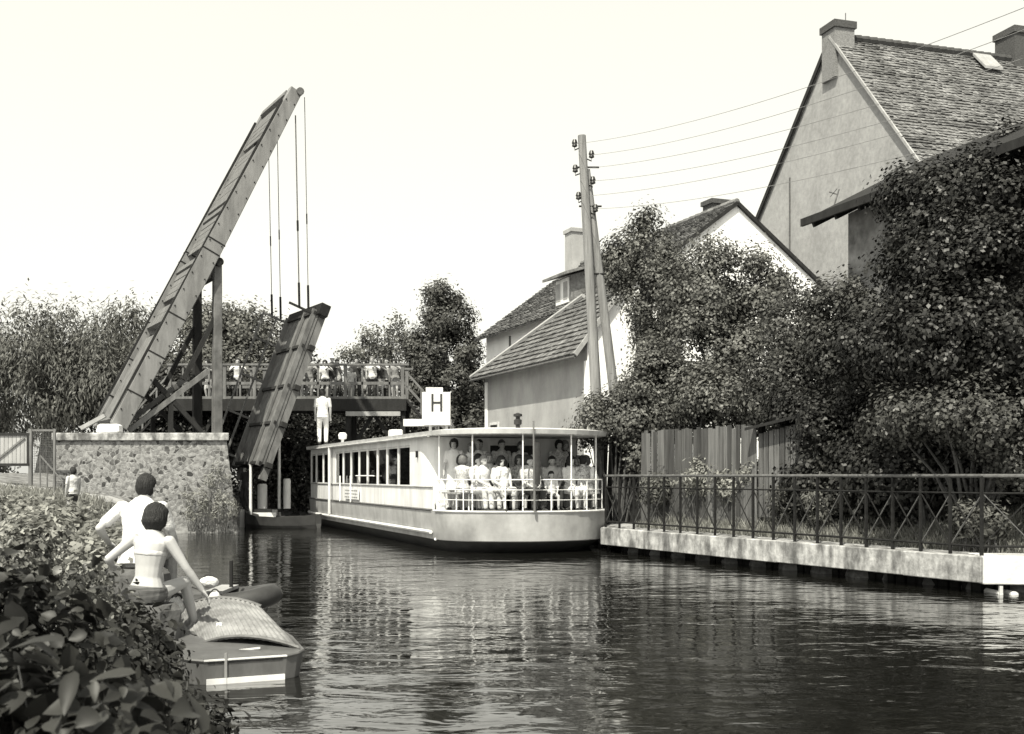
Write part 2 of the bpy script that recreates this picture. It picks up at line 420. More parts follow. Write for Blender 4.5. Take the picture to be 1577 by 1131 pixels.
def person(label, loc, yaw, h=1.72, sit=None, lean=0., lh=None, rh=None, lf=None, rf=None, head=(0, 0), female=False, hair='short', hairm='hair_dark',
           top='white_cloth', bot='grey_cloth', wear='trousers', sleeve='short', face=False, group=None, vox=.013, skin='skin', curl=.5, side=0., name='person', child=False, chair=0.):
    S = h / 1.72; hd = 1.18 if child else 1.0
    pel = Vector((0, 0, .93 if sit is None else sit / S + .1))
    th = R(lean); sd = R(side)
    u = Vector((math.sin(sd), math.sin(th), math.cos(th) * math.cos(sd))).normalized(); X = Vector((1, 0, 0)); X = (X - u * X.dot(u)).normalized(); f = u.cross(X)
    T = lambda x, y, z: pel + X * x + f * y + u * z
    sw = .18 if female else .2
    rings = [(-.1, .12, .09), (-.05, .155, .11), (.01, .17 if female else .16, .118), (.12, .122 if female else .14, .095), (.22, .13 if female else .148, .1),
             (.34, .155 if female else .172, .118), (.43, .172 if female else .185, .105), (.49, .12, .08), (.545, .055, .055)]
    def ring(z, rx, ry, e=0, n=16, y=0):
        return [T((rx + e) * math.cos(2 * math.pi * k / n), y + (ry + e) * math.sin(2 * math.pi * k / n), z) for k in range(n)]
    b = MB()
    b.loft([ring(*q) for q in rings])
    neck = T(0, .0, .53); hc = T(0, .03, .652)
    limb(b, [T(0, -.005, .48), hc + Vector((0, -.01, -.05))], [.06, .052])
    Mh = Matrix.Rotation(R(head[0]), 3, 'Z') @ Matrix.Rotation(R(-head[1]) - th * .5, 3, 'X')
    def hsph(mb, c, r_, n=14, m=10):
        k = len(mb.v); mb.sphere(Vector(c) * hd, [q * hd for q in r_], n, m)
        for i in range(k, len(mb.v)): mb.v[i] = hc + Mh @ mb.v[i]
    hsph(b, (0, 0, .012), (.078, .096, .108)); hsph(b, (0, .028, -.062), (.056, .066, .058)); hsph(b, (0, .1, -.012), (.014, .02, .026), 8, 6)
    hsph(b, (0, .088, .03), (.05, .02, .014), 8, 6); hsph(b, (0, .088, -.062), (.026, .018, .012), 8, 6)
    for s in (-1, 1): hsph(b, (s * .08, -.005, -.012), (.012, .022, .032), 8, 6)
    # legs
    legs = []
    for s, ft in ((-1, lf), (1, rf)):
        hip = T(s * .085, 0, -.03)
        if ft is None: ft = (s * .1, .0, .08) if sit is None else (s * .11, .46, .08)
        kn, an = ik(hip, ft, .43, .42, (s * .12, 1, .35 if sit is not None else 0))
        limb(b, [hip, hip.lerp(kn, .5), kn, kn.lerp(an, .35), an], [.083, .072, .053, .052, .036])
        dirf = Vector((s * .25, 1, 0)).normalized()
        toe = an + dirf * .15 + Vector((0, 0, -.045))
        limb(b, [an + Vector((0, -.03, -.04)), an + dirf * .08 + Vector((0, 0, -.035)), toe], [.036, .036, .026], 8)
        legs.append((hip, kn, an, toe))
    # arms and hands
    arms = []
    for s, ht in ((-1, lh), (1, rh)):
        sh = T(s * sw, -.01, .455)
        if ht is None: ht = (s * .25, .06, .80) if sit is None else (s * .12, .3, pel.z + .09)
        el, wr = ik(sh, ht, .285, .25, (s * .5, -.7, -.5))
        limb(b, [sh, sh.lerp(el, .5), el, el.lerp(wr, .3), wr], [.056, .046, .038, .039, .026])
        d = (wr - el).normalized()
        side_v = d.cross(Vector((0, 0, 1)))
        if side_v.length < .25: side_v = Vector((0, 1, 0)) * (1)
        side_v = (side_v - d * side_v.dot(d)).normalized(); nrm = side_v.cross(d).normalized()
        if nrm.z > 0: nrm = -nrm                      # palm side
        if (side_v.x * s) > 0: side_v = -side_v        # towards the thumb: inward
        pr = []
        for q, wd, tk in ((0, .026, .018), (.03, .036, .016), (.065, .041, .014), (.088, .038, .011)):
            pr.append([wr + d * q + side_v * wd * math.cos(2 * math.pi * k / 10) + nrm * tk * math.sin(2 * math.pi * k / 10) for k in range(10)])
        b.loft(pr)
        for i, (off, ln) in enumerate(((.03, .066), (.01, .076), (-.011, .07), (-.031, .056))):
            p0 = wr + d * .082 + side_v * off
            c1 = curl * (.8 + .12 * i); d1 = (d * math.cos(c1 * .6) + nrm * math.sin(c1 * .6) + side_v * off * 1.2).normalized()
            d2 = (d * math.cos(c1 * 1.5) + nrm * math.sin(c1 * 1.5)).normalized()
            p1 = p0 + d1 * ln * .5; limb(b, [p0, p1, p1 + d2 * ln * .5], [.0095, .009, .0075], 7)
        p0 = wr + d * .025 + side_v * .03
        p1 = p0 + (d * .6 + side_v * .7 + nrm * .2).normalized() * .04
        limb(b, [p0, p1, p1 + (d * .9 + side_v * .25 + nrm * .3).normalized() * .032], [.014, .011, .008], 7)
        arms.append((sh, el, wr))
    def fin(mb): mb.v = [q * S for q in mb.v]; return mb
    o = mk(fin(b), name, MATS[skin], None, vox)
    o.location = loc; o.rotation_euler = (0, 0, R(yaw)); tag(o, label, 'child' if child else 'person', group)
    e = .016
    if top:
        t = MB(); lo = -.09 if wear != 'bikini' else .3
        if top == 'bikini_cloth':
            t.loft([ring(z, rx, ry, .006) for z, rx, ry in ((.315, .143, .114), (.335, .15, .118), (.36, .152, .116))])
            for s in (-1, 1): t.tube([T(s * .09, .085, .36), T(s * .055, .02, .5), T(0, -.055, .53)], .006, 5)
        else:
            zz = [(z, rx, ry) for z, rx, ry in rings if -.06 <= z <= .5]
            t.loft([ring(-.1, .165, .12, e + .008)] + [ring(z, rx, ry, e + .006 * (z < .2)) for z, rx, ry in zz] + [ring(.545, .07, .066, 0)])
            if sleeve:
                for sh, el, wr in arms:
                    if sleeve == 'short': limb(t, [sh - X * .01 * (1 if sh.x > 0 else -1), sh.lerp(el, .72)], [.064, .056])
                    else: limb(t, [sh, el, el.lerp(wr, .95)], [.063, .05, .038])
        mk(fin(t), 'shirt' if top != 'bikini_cloth' else 'bikini_top', MATS[top], o, vox, 1 if top == 'bikini_cloth' else 2)
    if wear in ('trousers', 'shorts'):
        t = MB(); t.loft([ring(-.13, .1, .08, e)] + [ring(z, rx, ry, e) for z, rx, ry in rings[:3]] + [ring(.1, .135, .1, .01)])
        for hip, kn, an, toe in legs:
            if wear == 'trousers': limb(t, [hip, kn, kn.lerp(an, .93)], [.1, .075, .06])
            else: limb(t, [hip, hip.lerp(kn, .6)], [.1, .088])
        mk(fin(t), wear, MATS[bot], o, vox, 2)
    elif wear == 'skirt':
        t = MB(); t.loft([ring(-.12, .16, .11, e)] + [ring(z, rx, ry, e) for z, rx, ry in rings[1:3]] + [ring(.12, .125, .1, .008)])
        if sit is None:
            t.loft([ring(-.42, .25, .2), ring(-.25, .2, .15), ring(-.03, .165, .12, e), ring(.1, .13, .1, .01)])
        else:
            k0, k1 = legs[0], legs[1]
            for hip, kn, an, toe in legs: limb(t, [hip, kn, kn.lerp(an, .25)], [.105, .085, .08])
            limb(t, [(k0[0] + k1[0]) / 2, (k0[1] + k1[1]) / 2], [.1, .075])
        mk(fin(t), 'skirt', MATS[bot], o, vox, 2)
    elif wear == 'bikini':
        t = MB(); t.loft([ring(-.11, .12, .09, .008)] + [ring(z, rx, ry, .009) for z, rx, ry in rings[1:3]] + [ring(.04, .16, .115, .008)])
        for hip, kn, an, toe in legs: limb(t, [hip, hip.lerp(kn, .14)], [.092, .088])
        mk(fin(t), 'bikini_bottom', MATS[bot], o, vox, 1)
    if wear in ('trousers', 'skirt', 'shorts'):
        for hip, kn, an, toe in legs:
            t = MB(); limb(t, [an + Vector((0, -.03, -.045)), (an + toe) / 2 + Vector((0, .0, -.012)), toe], [.043, .042, .034], 8)
            mk(fin(t), 'shoe', MATS['black_leather'], o, vox, 1)
    if hair:
        t = MB(); rr = {'short': (.092, .112, .122), 'bob': (.112, .124, .13), 'curly': (.108, .118, .13), 'hat': (.088, .106, .12)}[hair]
        t.sphere((0, -.008, .018), rr, 22, 16)
        rg = random.Random(sum(map(ord, label)))
        for i, q in enumerate(t.v):
            low = {'short': -.085, 'bob': -.12, 'curly': -.085, 'hat': .0}[hair]
            if hair in ('bob',) and q.z < -.01 and q.y < .05: q.x *= 1.12; q.y = q.y * 1.08; q.z *= 1.15
            facey = .035 if hair != 'short' else .02
            if q.y > facey and q.z < .062: q *= .78
            elif q.z < low: q.x *= .7; q.y *= .7; q.z = low - .004
            j = .009 if hair == 'curly' else .0045
            q += Vector((rg.uniform(-j, j), rg.uniform(-j, j), rg.uniform(-j, j)))
            t.v[i] = q
        t.v = [hc + Mh @ (q * hd) for q in t.v]
        if hair == 'hat':
            t2 = MB(); t2.lathe((0, -.005, .045), [(.16, 0), (.165, .006), (.1, .02), (.092, .09), (.06, .105)], 18)
            t2.v = [hc + Mh @ (q * hd) for q in t2.v]; mk(fin(t2), 'hat', MATS['straw'], o)
        mk(fin(t), 'hair', MATS[hairm], o)
    if face:
        for s in (-1, 1):
            t = MB(); hsph(t, (s * .03, .09, .012), (.012, .006, .007), 8, 6); mk(fin(t), 'eye', MATS['eye_dark'], o)
        t = MB(); hsph(t, (0, .103, -.062), (.022, .006, .005), 8, 6); mk(fin(t), 'mouth', MATS['lip'], o)
    return o
# ------------------------------------------------------------------ palette (a black-and-white photograph: neutral greys)
mat('skin', .42, .6, .06, 8); mat('hair_dark', .016, .6, .6, 30, stretch=(1, 1, .12), spec=.35, bump=1., bscale=90); mat('hair_brown', .06, .6, .5, 30, stretch=(1, 1, .12), bump=1., bscale=90); mat('hair_fair', .11, .55, .3, 40); mat('hair_grey', .17, .6, .2, 40)
mat('white_cloth', .66, .85, .08, 6, bump=1., bscale=16); mat('grey_cloth', .25, .9, .15, 8, bump=1., bscale=16); mat('dark_cloth', .04, .9, .3, 8, bump=.2); mat('pale_cloth', .5, .9, .1, 8, bump=1., bscale=16)
mat('check_cloth', .42, .9, .6, 30); mat('print_cloth', .4, .9, .8, 22); mat('bikini_cloth', .55, .7, .15, 40); mat('bikini_dark', .1, .7, .8, 14, stretch=(.2, .2, 3))
mat('black_leather', .03, .5, .2); mat('straw', .6, .9, .2, 30); mat('eye_dark', .02, .3, .1); mat('lip', .22, .6, .1)
mat('white_paint', .74, .45, .06, 2.5, stain=.2, sscale=2.6, sstretch=(1, 1, .25), bump=.05)
mat('cream_paint', .66, .5, .1, 2.5, stain=.2, sscale=2.5, sstretch=(1, 1, .35), bump=.06)
mat('grey_paint', .4, .5, .14, 3, stain=.25, sscale=1.2, sstretch=(1, 1, .5), bump=.08)
mat('dark_paint', .035, .45, .3, 3, bump=.1); mat('black_iron', .018, .75, .4, 12, bump=.2, spec=.1); mat('iron', .1, .55, .4, 10, bump=.2)
mat('white_metal', .78, .4, .08, 8); mat('deck_wood', .16, .8, .3, 4, stretch=(1, 8, 1)); mat('roof_felt', .5, .85, .12, 2, bump=.2)
mat('beam_wood', .21, .8, .16, 2.4, stretch=(1, 1, .35), stain=.3, sscale=2.2, sstretch=(1.5, 1.5, .3), bump=.35, bscale=14)
mat('leaf_plank', .14, .85, .3, 3, stretch=(1, 1, .35), stain=.35, sscale=2.5, bump=.4, bscale=16)
mat('dark_timber', .018, .85, .4, 5, stretch=(1, 1, .3), bump=.4); mat('mid_timber', .13, .85, .35, 5, stretch=(1, 1, .3), bump=.4)
mat('pale_timber', .3, .8, .2, 5, stretch=(1, 1, .3), bump=.3); mat('pole_wood', .2, .85, .4, 6, stretch=(2, 2, .12), bump=.5, bscale=24)
mat('fence_wood', .085, .9, .5, 7, stretch=(2.2, 2.2, .12), bump=.4, bscale=20, isl=.55)
mat('plaster_white', .85, .85, .06, 1.5, stain=.1, sscale=1.1, bump=.2, bscale=30); mat('plaster_grey', .33, .9, .16, 5, stain=.16, sscale=.9, sstretch=(1, 1, .6), bump=.4, bscale=20)
mat('plaster_mid', .36, .9, .1, 1.6, stain=.2, sscale=1.1, sstretch=(1, 1, .4), bump=.35, bscale=24); mat('plaster_shaded', .24, .9, .35, 2, stain=.5, sscale=1.6, bump=.5, bscale=14)
mat('tile', .17, .8, .4, 9, stain=.4, sscale=2.2, bump=.35, bscale=30, isl=.3); mat('tile_b', .18, .8, .4, 8, stain=.5, sscale=1.1, bump=.35, bscale=30, isl=.22)
mat('ridge_tile', .05, .85, .4, 6, bump=.4); mat('brick_chimney', .2, .9, .5, 14, stretch=(1, 1, 2.6), bump=.6, bscale=24); mat('brick_dark', .07, .9, .5, 14, stretch=(1, 1, 2.6), bump=.6)
mat('concrete', .38, .9, .45, 6, stretch=(1, 1, .8), stain=.7, sscale=3.2, sstretch=(1, 1, .38), bump=.6, bscale=18)
mat('concrete_pale', .62, .88, .14, 3, stain=.25, sscale=1.6, bump=.4, bscale=20)
mat('soil', .2, .95, .5, 2.2, stain=.4, sscale=5, bump=.8, bscale=14); mat('sand', .42, .95, .25, 1.4, stain=.35, sscale=2.3, bump=.6, bscale=10)
mat('canvas', .23, .85, .25, 3, stain=.3, sscale=3, bump=.15); mat('rubber', .05, .45, .3, 4, bump=.1); mat('stone_dark', .09, .9, .4, 6, bump=.5); mat('boat_dark', .09, .5, .3, 5, stretch=(1, 1, .4), bump=.1); mat('thin_grey', .2, .5, .2); mat('porcelain', .03, .3, .2)
mat('letter_black', .03, .6, .1)
mat('bark', .09, .9, .4, 8, stretch=(2, 2, .4), bump=.6)
masonry('rubble_stone', 7.2, .1, .27, .27, .35)
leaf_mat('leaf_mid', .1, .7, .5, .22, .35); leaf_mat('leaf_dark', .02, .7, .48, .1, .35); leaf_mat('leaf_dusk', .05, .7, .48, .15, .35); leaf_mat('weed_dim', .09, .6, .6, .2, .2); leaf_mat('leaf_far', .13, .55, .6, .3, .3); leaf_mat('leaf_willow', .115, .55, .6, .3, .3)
leaf_mat('leaf_big', .026, .6, .5, .1, .25); leaf_mat('leaf_pale', .22, .6, .55, .3, .3); leaf_mat('needle', .065, .6, .6, .15, .3); leaf_mat('grass_blade', .22, .5, .7, .3, .2)
leaf_mat('leaf_bright', .1, .8, .45, .25, .5); glass_mat(); water_mat()
M = MATS

# ------------------------------------------------------------------ camera, light, sky
cam = bpy.data.cameras.new('camera'); co = bpy.data.objects.new('camera', cam); COL.objects.link(co)
co.location = (0, 0, EYE); co.rotation_euler = (R(90), 0, 0)
cam.sensor_width = 36; cam.lens = 40; cam.shift_y = (HY - 565.5) / 1577; cam.clip_start = .1; cam.clip_end = 2000
cam.dof.use_dof = True; cam.dof.focus_distance = 24; cam.dof.aperture_fstop = 6.3
scene.camera = co
ELEV, SAZ = 56., Vector((.36, .93, 0)).normalized()
sun = bpy.data.lights.new('sun', 'SUN'); so = bpy.data.objects.new('sun', sun); COL.objects.link(so)
sun.energy = 5.0; sun.angle = R(.55); sun.color = (1, .962, .83)
dvec = SAZ * math.cos(R(ELEV)) + Vector((0, 0, -math.sin(R(ELEV))))
so.rotation_euler = dvec.to_track_quat('-Z', 'Y').to_euler(); so.location = (4, -10, 30)
w = bpy.data.worlds.new('World'); scene.world = w; w.use_nodes = True
nt = w.node_tree; N = nt.nodes; L = nt.links
bg = N['Background']; sky = N.new('ShaderNodeTexSky'); sky.sky_type = 'NISHITA'; sky.sun_disc = False
sky.sun_elevation = R(ELEV); sky.sun_rotation = math.atan2(-SAZ.x, -SAZ.y); sky.air_density = 1.0; sky.dust_density = 4.0
bw = N.new('ShaderNodeRGBToBW'); L.new(sky.outputs[0], bw.inputs[0])
vm = N.new('ShaderNodeVectorMath'); vm.operation = 'SCALE'; vm.inputs[0].default_value = (1.0, .987, .89)
# a bright white summer haze that thins towards the zenith, over the clear sky
tcw = N.new('ShaderNodeTexCoord'); sx = N.new('ShaderNodeSeparateXYZ'); L.new(tcw.outputs['Generated'], sx.inputs[0])
hzr = N.new('ShaderNodeMapRange'); hzr.interpolation_type = 'SMOOTHSTEP'; hzr.inputs['From Min'].default_value = .45; hzr.inputs['From Max'].default_value = .78
hzr.inputs['To Min'].default_value = 4.9; hzr.inputs['To Max'].default_value = .0
L.new(sx.outputs['Z'], hzr.inputs['Value'])
adw = N.new('ShaderNodeMath'); adw.operation = 'ADD'; L.new(bw.outputs[0], adw.inputs[0]); L.new(hzr.outputs['Result'], adw.inputs[1])
L.new(adw.outputs[0], vm.inputs['Scale']); L.new(vm.outputs[0], bg.inputs['Color']); bg.inputs['Strength'].default_value = .1
vs = scene.view_settings; vs.view_transform = 'Standard'; vs.look = 'None'; vs.exposure = .55; vs.gamma = 1

# ------------------------------------------------------------------ water and land
FWD = Vector((-.354, .935, 0)).normalized(); PORT = Vector((-FWD.y, FWD.x, 0))
QN = Vector((6.9, 16.75, 0)); QF = Vector((2.04, 26.2, 0)); Q2 = Vector((2.55, 29, 0)); Q3 = Vector((-1.25, 39.2, 0)); Q4 = Vector((-3.1, 41.9, 0)); QE = Vector((-6., 48.5, 0))     # right quay from the near corner to the far end
POLY = [(-1.0, 3.4), (-2.1, 6.5), (-2.9, 9.5), (-3.35, 11.3), (-3.9, 13), (-5.6, 17.5), (-8.2, 24), (-10.4, 34.7), (-8.2, 35.2), (-12.3, 46), (-11, 50), (QE.x, QE.y), (Q4.x, Q4.y), (Q3.x, Q3.y), (Q2.x, Q2.y), (QF.x, QF.y), (QN.x, QN.y), (18, 15.6), (18, 3.4)]
def poly_sd(X, Y, poly):
    p = np.stack([X, Y], -1); d = np.full(X.shape, 1e9); ins = np.zeros(X.shape, bool)
    for i in range(len(poly)):
        a = np.array(poly[i]); b = np.array(poly[(i + 1) % len(poly)]); ab = b - a
        t = np.clip(((p - a) @ ab) / (ab @ ab), 0, 1); q = a + t[..., None] * ab
        d = np.minimum(d, np.linalg.norm(p - q, axis=-1))
        c = ((a[1] > Y) != (b[1] > Y)) & (X < (b[0] - a[0]) * (Y - a[1]) / (b[1] - a[1] + 1e-12) + a[0]); ins ^= c
    return np.where(ins, -d, d)
def height(X, Y):
    sd = poly_sd(X, Y, POLY)
    right = (X - (QF.x + (Y - QF.y) * (-.42))) > -3.5
    hl = .12 + np.clip(sd * .3, 0, .55) + np.clip((sd - 2) * .12, 0, .65)
    hl = hl + np.clip((Y - 15) / 8, 0, 1) * np.clip(sd * .35, 0, .5)
    hr = .5 + np.clip((sd - .9) / 2.2, 0, 1) ** 1.2 * .95
    h = np.where(right & (Y > 15), hr, hl)
    nz = .04 * np.sin(X * 2.1 + Y * 1.3) * np.cos(Y * 1.7 - X * .9) + .02 * np.sin(X * 5.3) * np.sin(Y * 4.7)
    return np.where(sd < np.where(right & (Y > 15), .5, .12), np.maximum(-.8, h * 0 - .8 + np.where(right & (Y > 15), 0, np.clip(sd + .35, 0, .35) * 2.0)), h + nz)
xs = np.arange(-44, 34.01, .4); ys = np.arange(-6, 92.01, .4)
GX, GY = np.meshgrid(xs, ys); GZ = height(GX, GY)
nx, ny = len(xs), len(ys); ii = np.arange(nx * ny).reshape(ny, nx)
land = np_mesh('ground', np.stack([GX, GY, GZ], -1).reshape(-1, 3), np.stack([ii[:-1, :-1], ii[:-1, 1:], ii[1:, 1:], ii[1:, :-1]], -1).reshape(-1, 4), M['soil'])
land.data.polygons.foreach_set('use_smooth', [True] * len(land.data.polygons)); tag(land, 'canal banks of bare earth and weeds', 'ground', kind='structure')
mb = MB(); mb.add([(-900, -300, -.9), (900, -300, -.9), (900, 1500, -.9), (-900, 1500, -.9)], [(0, 1, 2, 3)])
tag(mb.build('terrain', M['soil'], base=(0, 0, -.9)), 'flat land around the canal', 'terrain', kind='structure')
mb = MB()
for x0, x1, y0, y1 in ((-600, -43.9, -200, 900), (33.9, 600, -200, 900), (-43.9, 33.9, 91.9, 900), (-43.9, 33.9, -200, -5.9)):
    mb.add([(x0, y0, .9), (x1, y0, .9), (x1, y1, .9), (x0, y1, .9)], [(0, 1, 2, 3)])
tag(mb.build('far_bank', M['soil'], base=(0, 0, .9)), 'fields beyond the trees', 'ground', kind='structure')
mb = MB(); mb.add([(-16, 0, 0), (20, 0, 0), (20, 52, 0), (-16, 52, 0)], [(0, 1, 2, 3)])
tag(mb.build('water', M['canal_water'], base=(0, 0, 0)), 'rippled dark canal water reflecting the boat', 'water', kind='structure')
def gz(x, y): return float(height(np.array([x]), np.array([y]))[0])
# light path on the left bank
mb = MB(); pts = [(-15.5, 22), (-13.2, 25), (-12.6, 29), (-13.4, 33.8), (-18, 33.8), (-20, 28), (-19, 23)]
g = np.meshgrid(np.linspace(-19, -11.2, 20), np.linspace(19, 34, 36)); hz = height(g[0], g[1]) + .012
k = np.arange(20 * 36).reshape(36, 20)
pth = np_mesh('path', np.stack([g[0], g[1], hz], -1).reshape(-1, 3), np.stack([k[:-1, :-1], k[:-1, 1:], k[1:, 1:], k[1:, :-1]], -1).reshape(-1, 4), M['sand'])
tag(pth, 'sandy path below the stone wall', 'path', kind='structure')

# ------------------------------------------------------------------ right quay (wall with slab) and railing
t = thing('quay_wall', 'stained concrete quay edge along the water under the iron railing', 'quay', QN)
def off(a, b, k):  # unit normal to the land side
    d = (b - a).normalized(); return Vector((d.y, -d.x, 0)) * k
nA = off(QN, QF, 1)
TOP, BOT = .56, .17
def strip(mb, p0, p1, n0, wd, z0, z1):
    mb.prism([p0 + Vector((0, 0, z0)), p1 + Vector((0, 0, z0)), p1 + n0 * wd + Vector((0, 0, z0)), p0 + n0 * wd + Vector((0, 0, z0))], (0, 0, z1 - z0))
mb = MB()
seg = 7
for i in range(seg):
    a = QN.lerp(QF, i / seg); b_ = QN.lerp(QF, (i + 1) / seg - .0006); strip(mb, a, b_, nA, .75, BOT + random.uniform(-.008, .008), TOP + random.uniform(-.004, .004))
for i, (a, b_) in enumerate(((QF, Q2), (Q2, Q3), (Q3, Q4), (Q4, QE))): strip(mb, a, b_, off(a, b_, 1), .75, BOT, TOP - .006 * (i + 1))
mb.build('slab', M['concrete'], t, bevel=.012)
mb = MB(); e0 = QN + Vector((.03, 0, 0)); e1 = Vector((18, 15.6, 0)); nE = Vector((.1, .995, 0))
strip(mb, e0 + Vector((.0, -.02, 0)), e1, nE, .8, BOT - .02, TOP + .004); mb.build('end_slab', M['concrete_pale'], t, bevel=.015)  # paler concrete puts the brighter sunlit face into the colour
mb = MB()
for a, b_, n_ in ((QN, QF, nA), (QF, Q2, off(QF, Q2, 1)), (Q2, Q3, off(Q2, Q3, 1)), (Q3, Q4, off(Q3, Q4, 1)), (Q4, QE, off(Q4, QE, 1))):
    ln = (b_ - a).length; k = int(ln / .22)
    for i in range(k):
        c = a.lerp(b_, (i + .5) / k) + n_ * (.62 + random.uniform(-.02, .02)); mb.tube([c + Vector((0, 0, -.7)), c + Vector((0, 0, BOT - .01))], .1, 6)
for i in range(44):
    c = e0.lerp(e1, (i + .5) / 44) + nE * .66; mb.tube([c + Vector((0, 0, -.7)), c + Vector((0, 0, BOT - .03))], .1, 6)
mb.build('pile', M['black_iron'], t)  # piles coloured black to paint in the dark void under the slab
# pipe outlet under the quay end
o = MB(); c = P(1541, 915, 16.75); o.tube([c, c + Vector((0, .5, 0))], .04, 10); o.tube([c + Vector((.2, -.02, -.02)), c + Vector((.2, .5, -.02))], .06, 10)
o.bar(c + Vector((0, 0, .12)), c + Vector((0, 0, -.28)), .05, .05, (0, 1, 0))
tag(o.build('drain_pipe', M['concrete_pale']), 'pale pipe outlet showing under the quay corner at the right edge', 'pipe')

rail = thing('quay_railing', 'black iron railing with crossed bars along the quay edge', 'railing', QN + nA * .3)
postx = [1510, 1459, 1409, 1363, 1318, 1280, 1241, 1204, 1172, 1141, 1112, 1084, 1057, 1032, 1007, 985, 964, 943, 924]
# posts stand evenly along the slab
pa = QN + nA * .14 + (QF - QN).normalized() * .1; pb = QF + nA * .14
np_ = 19; posts = [pa.lerp(pb, i / (np_ - 1)) for i in range(np_)]
RT, RM, RB = TOP + 1.19, TOP + .93, TOP + .14
zv = lambda p, z: Vector((p.x, p.y, z))
for i, p in enumerate(posts):
    MB().bar(zv(p, TOP - .02), zv(p, RT), .04, .04, (QF - QN)).build('post', M['black_iron'], rail)
turn = [posts[0] + Vector((k * .75, -.075 * k, 0)) for k in range(1, 8)]
for p in turn: MB().bar(zv(p, TOP - .02), zv(p, RT), .05, .05, (1, 0, 0)).build('post', M['black_iron'], rail)
MB().tube([zv(p, RT) for p in (posts[-1], posts[0], turn[-1])], .027, 8).build('top_rail', M['iron'], rail, smooth=True)
MB().tube([zv(p, RM) for p in (posts[-1], posts[0], turn[-1])], .016, 6).build('mid_rail', M['black_iron'], rail, smooth=True)
MB().tube([zv(p, RB) for p in (posts[-1], posts[0], turn[-1])], .02, 6).build('bottom_rail', M['black_iron'], rail, smooth=True)
seq = list(zip(posts[:-1], posts[1:])) + list(zip([posts[0]] + turn[:-1], turn))
for a, b_ in seq:
    m1 = MB(); m1.bar(zv(a, RB), zv(b_, RM), .022, .012, (0, 0, 1)); m1.build('diagonal_bar', M['black_iron'], rail)
    m1 = MB(); q = nA * .016; m1.bar(zv(a, RM) + q, zv(b_, RB) + q, .022, .012, (0, 0, 1)); m1.build('diagonal_bar', M['iron'], rail)  # lighter iron paints this set of diagonals as lit, the other as dark

# ------------------------------------------------------------------ plank fence and shed behind the quay
def plank_fence(label, a, b_, h0, h1, zb, m_, lean=0):
    a, b_ = Vector(a), Vector(b_); t = thing('plank_fence', label, 'fence', (a + b_) / 2)
    d = (b_ - a); n = int(d.length / .13); mb = MB(); pr = Vector((-d.y, d.x, 0)).normalized()
    for i in range(n):
        p = a.lerp(b_, (i + .5) / n); hh = h0 + (h1 - h0) * i / n + random.uniform(-.05, .04); zz = gz(p.x, p.y) - .1
        q = Vector((random.uniform(-.01, .01), random.uniform(-.01, .01), 0)); ln = Vector((random.uniform(-.02, .02) + lean * random.random(), 0, 0))
        mb.bar(Vector((p.x, p.y, zz)) + q, Vector((p.x, p.y, zb + hh)) + q + ln, .13, .022, pr)
    mb.build('planks', m_, t)
    for z in (.25, .85):
        MB().bar(Vector((a.x, a.y, zb + h0 * z)) + pr * .045, Vector((b_.x, b_.y, zb + h1 * z)) + pr * .045, .05, .07).build('rail', M['dark_timber'], t)
    for i in range(4):
        p = a.lerp(b_, i / 3) + pr * .13; MB().bar(Vector((p.x, p.y, .3)), Vector((p.x, p.y, zb + h0)), .1, .1, pr).build('post', M['dark_timber'], t)
    return t
fa, fb = P(987, 700, 27.2), P(1166, 700, 23.6)
plank_fence('weathered grey plank fence on the grassy slope behind the railing', (fa.x, fa.y, 1.4), (fb.x, fb.y, 1.4), 1.42, 1.42, 1.38, M['fence_wood'])
fa2, fb2 = P(920, 700, 30), P(986, 700, 28.4)
plank_fence('dark leaning plank fence beside the boat stern under hanging leaves', (fa2.x, fa2.y, 1.4), (fb2.x, fb2.y, 1.4), 1.4, 1.45, 1.4, M['dark_timber'], .2)
s0 = P(1168, 700, 23.5); s1 = P(1262, 700, 22.2)
t = thing('garden_shed', 'low dark plank shed with sloping roof at the right end of the fence', 'shed', ((s0.x + s1.x) / 2, (s0.y + s1.y) / 2, 1.3))
mb = MB(); n = 11; dd = Vector((s1.x - s0.x, s1.y - s0.y, 0)); bk = Vector((-dd.y, dd.x, 0)).normalized()
for i in range(n):
    p = Vector((s0.x, s0.y, 0)) + dd * ((i + .5) / n); mb.bar(zv(p, .9), zv(p, 2.62 + .025 * i), .115, .03, bk)
for i in range(8):
    p = Vector((s0.x, s0.y, 0)) + bk * (.1 + i * .16); mb.bar(zv(p, .9), zv(p, 2.6), .15, .03, dd)
mb.build('wall', M['fence_wood'], t)
mb = MB(); q = dd.normalized() * .15
c0 = zv(s0 - q, 2.68) - bk * .25; c1 = zv(s1 + q, 2.96) - bk * .25
mb.prism([c0, c1, c1 + bk * 1.8 + Vector((0, 0, .35)), c0 + bk * 1.8 + Vector((0, 0, .35))], (0, 0, .06)); mb.build('roof', M['dark_timber'], t)

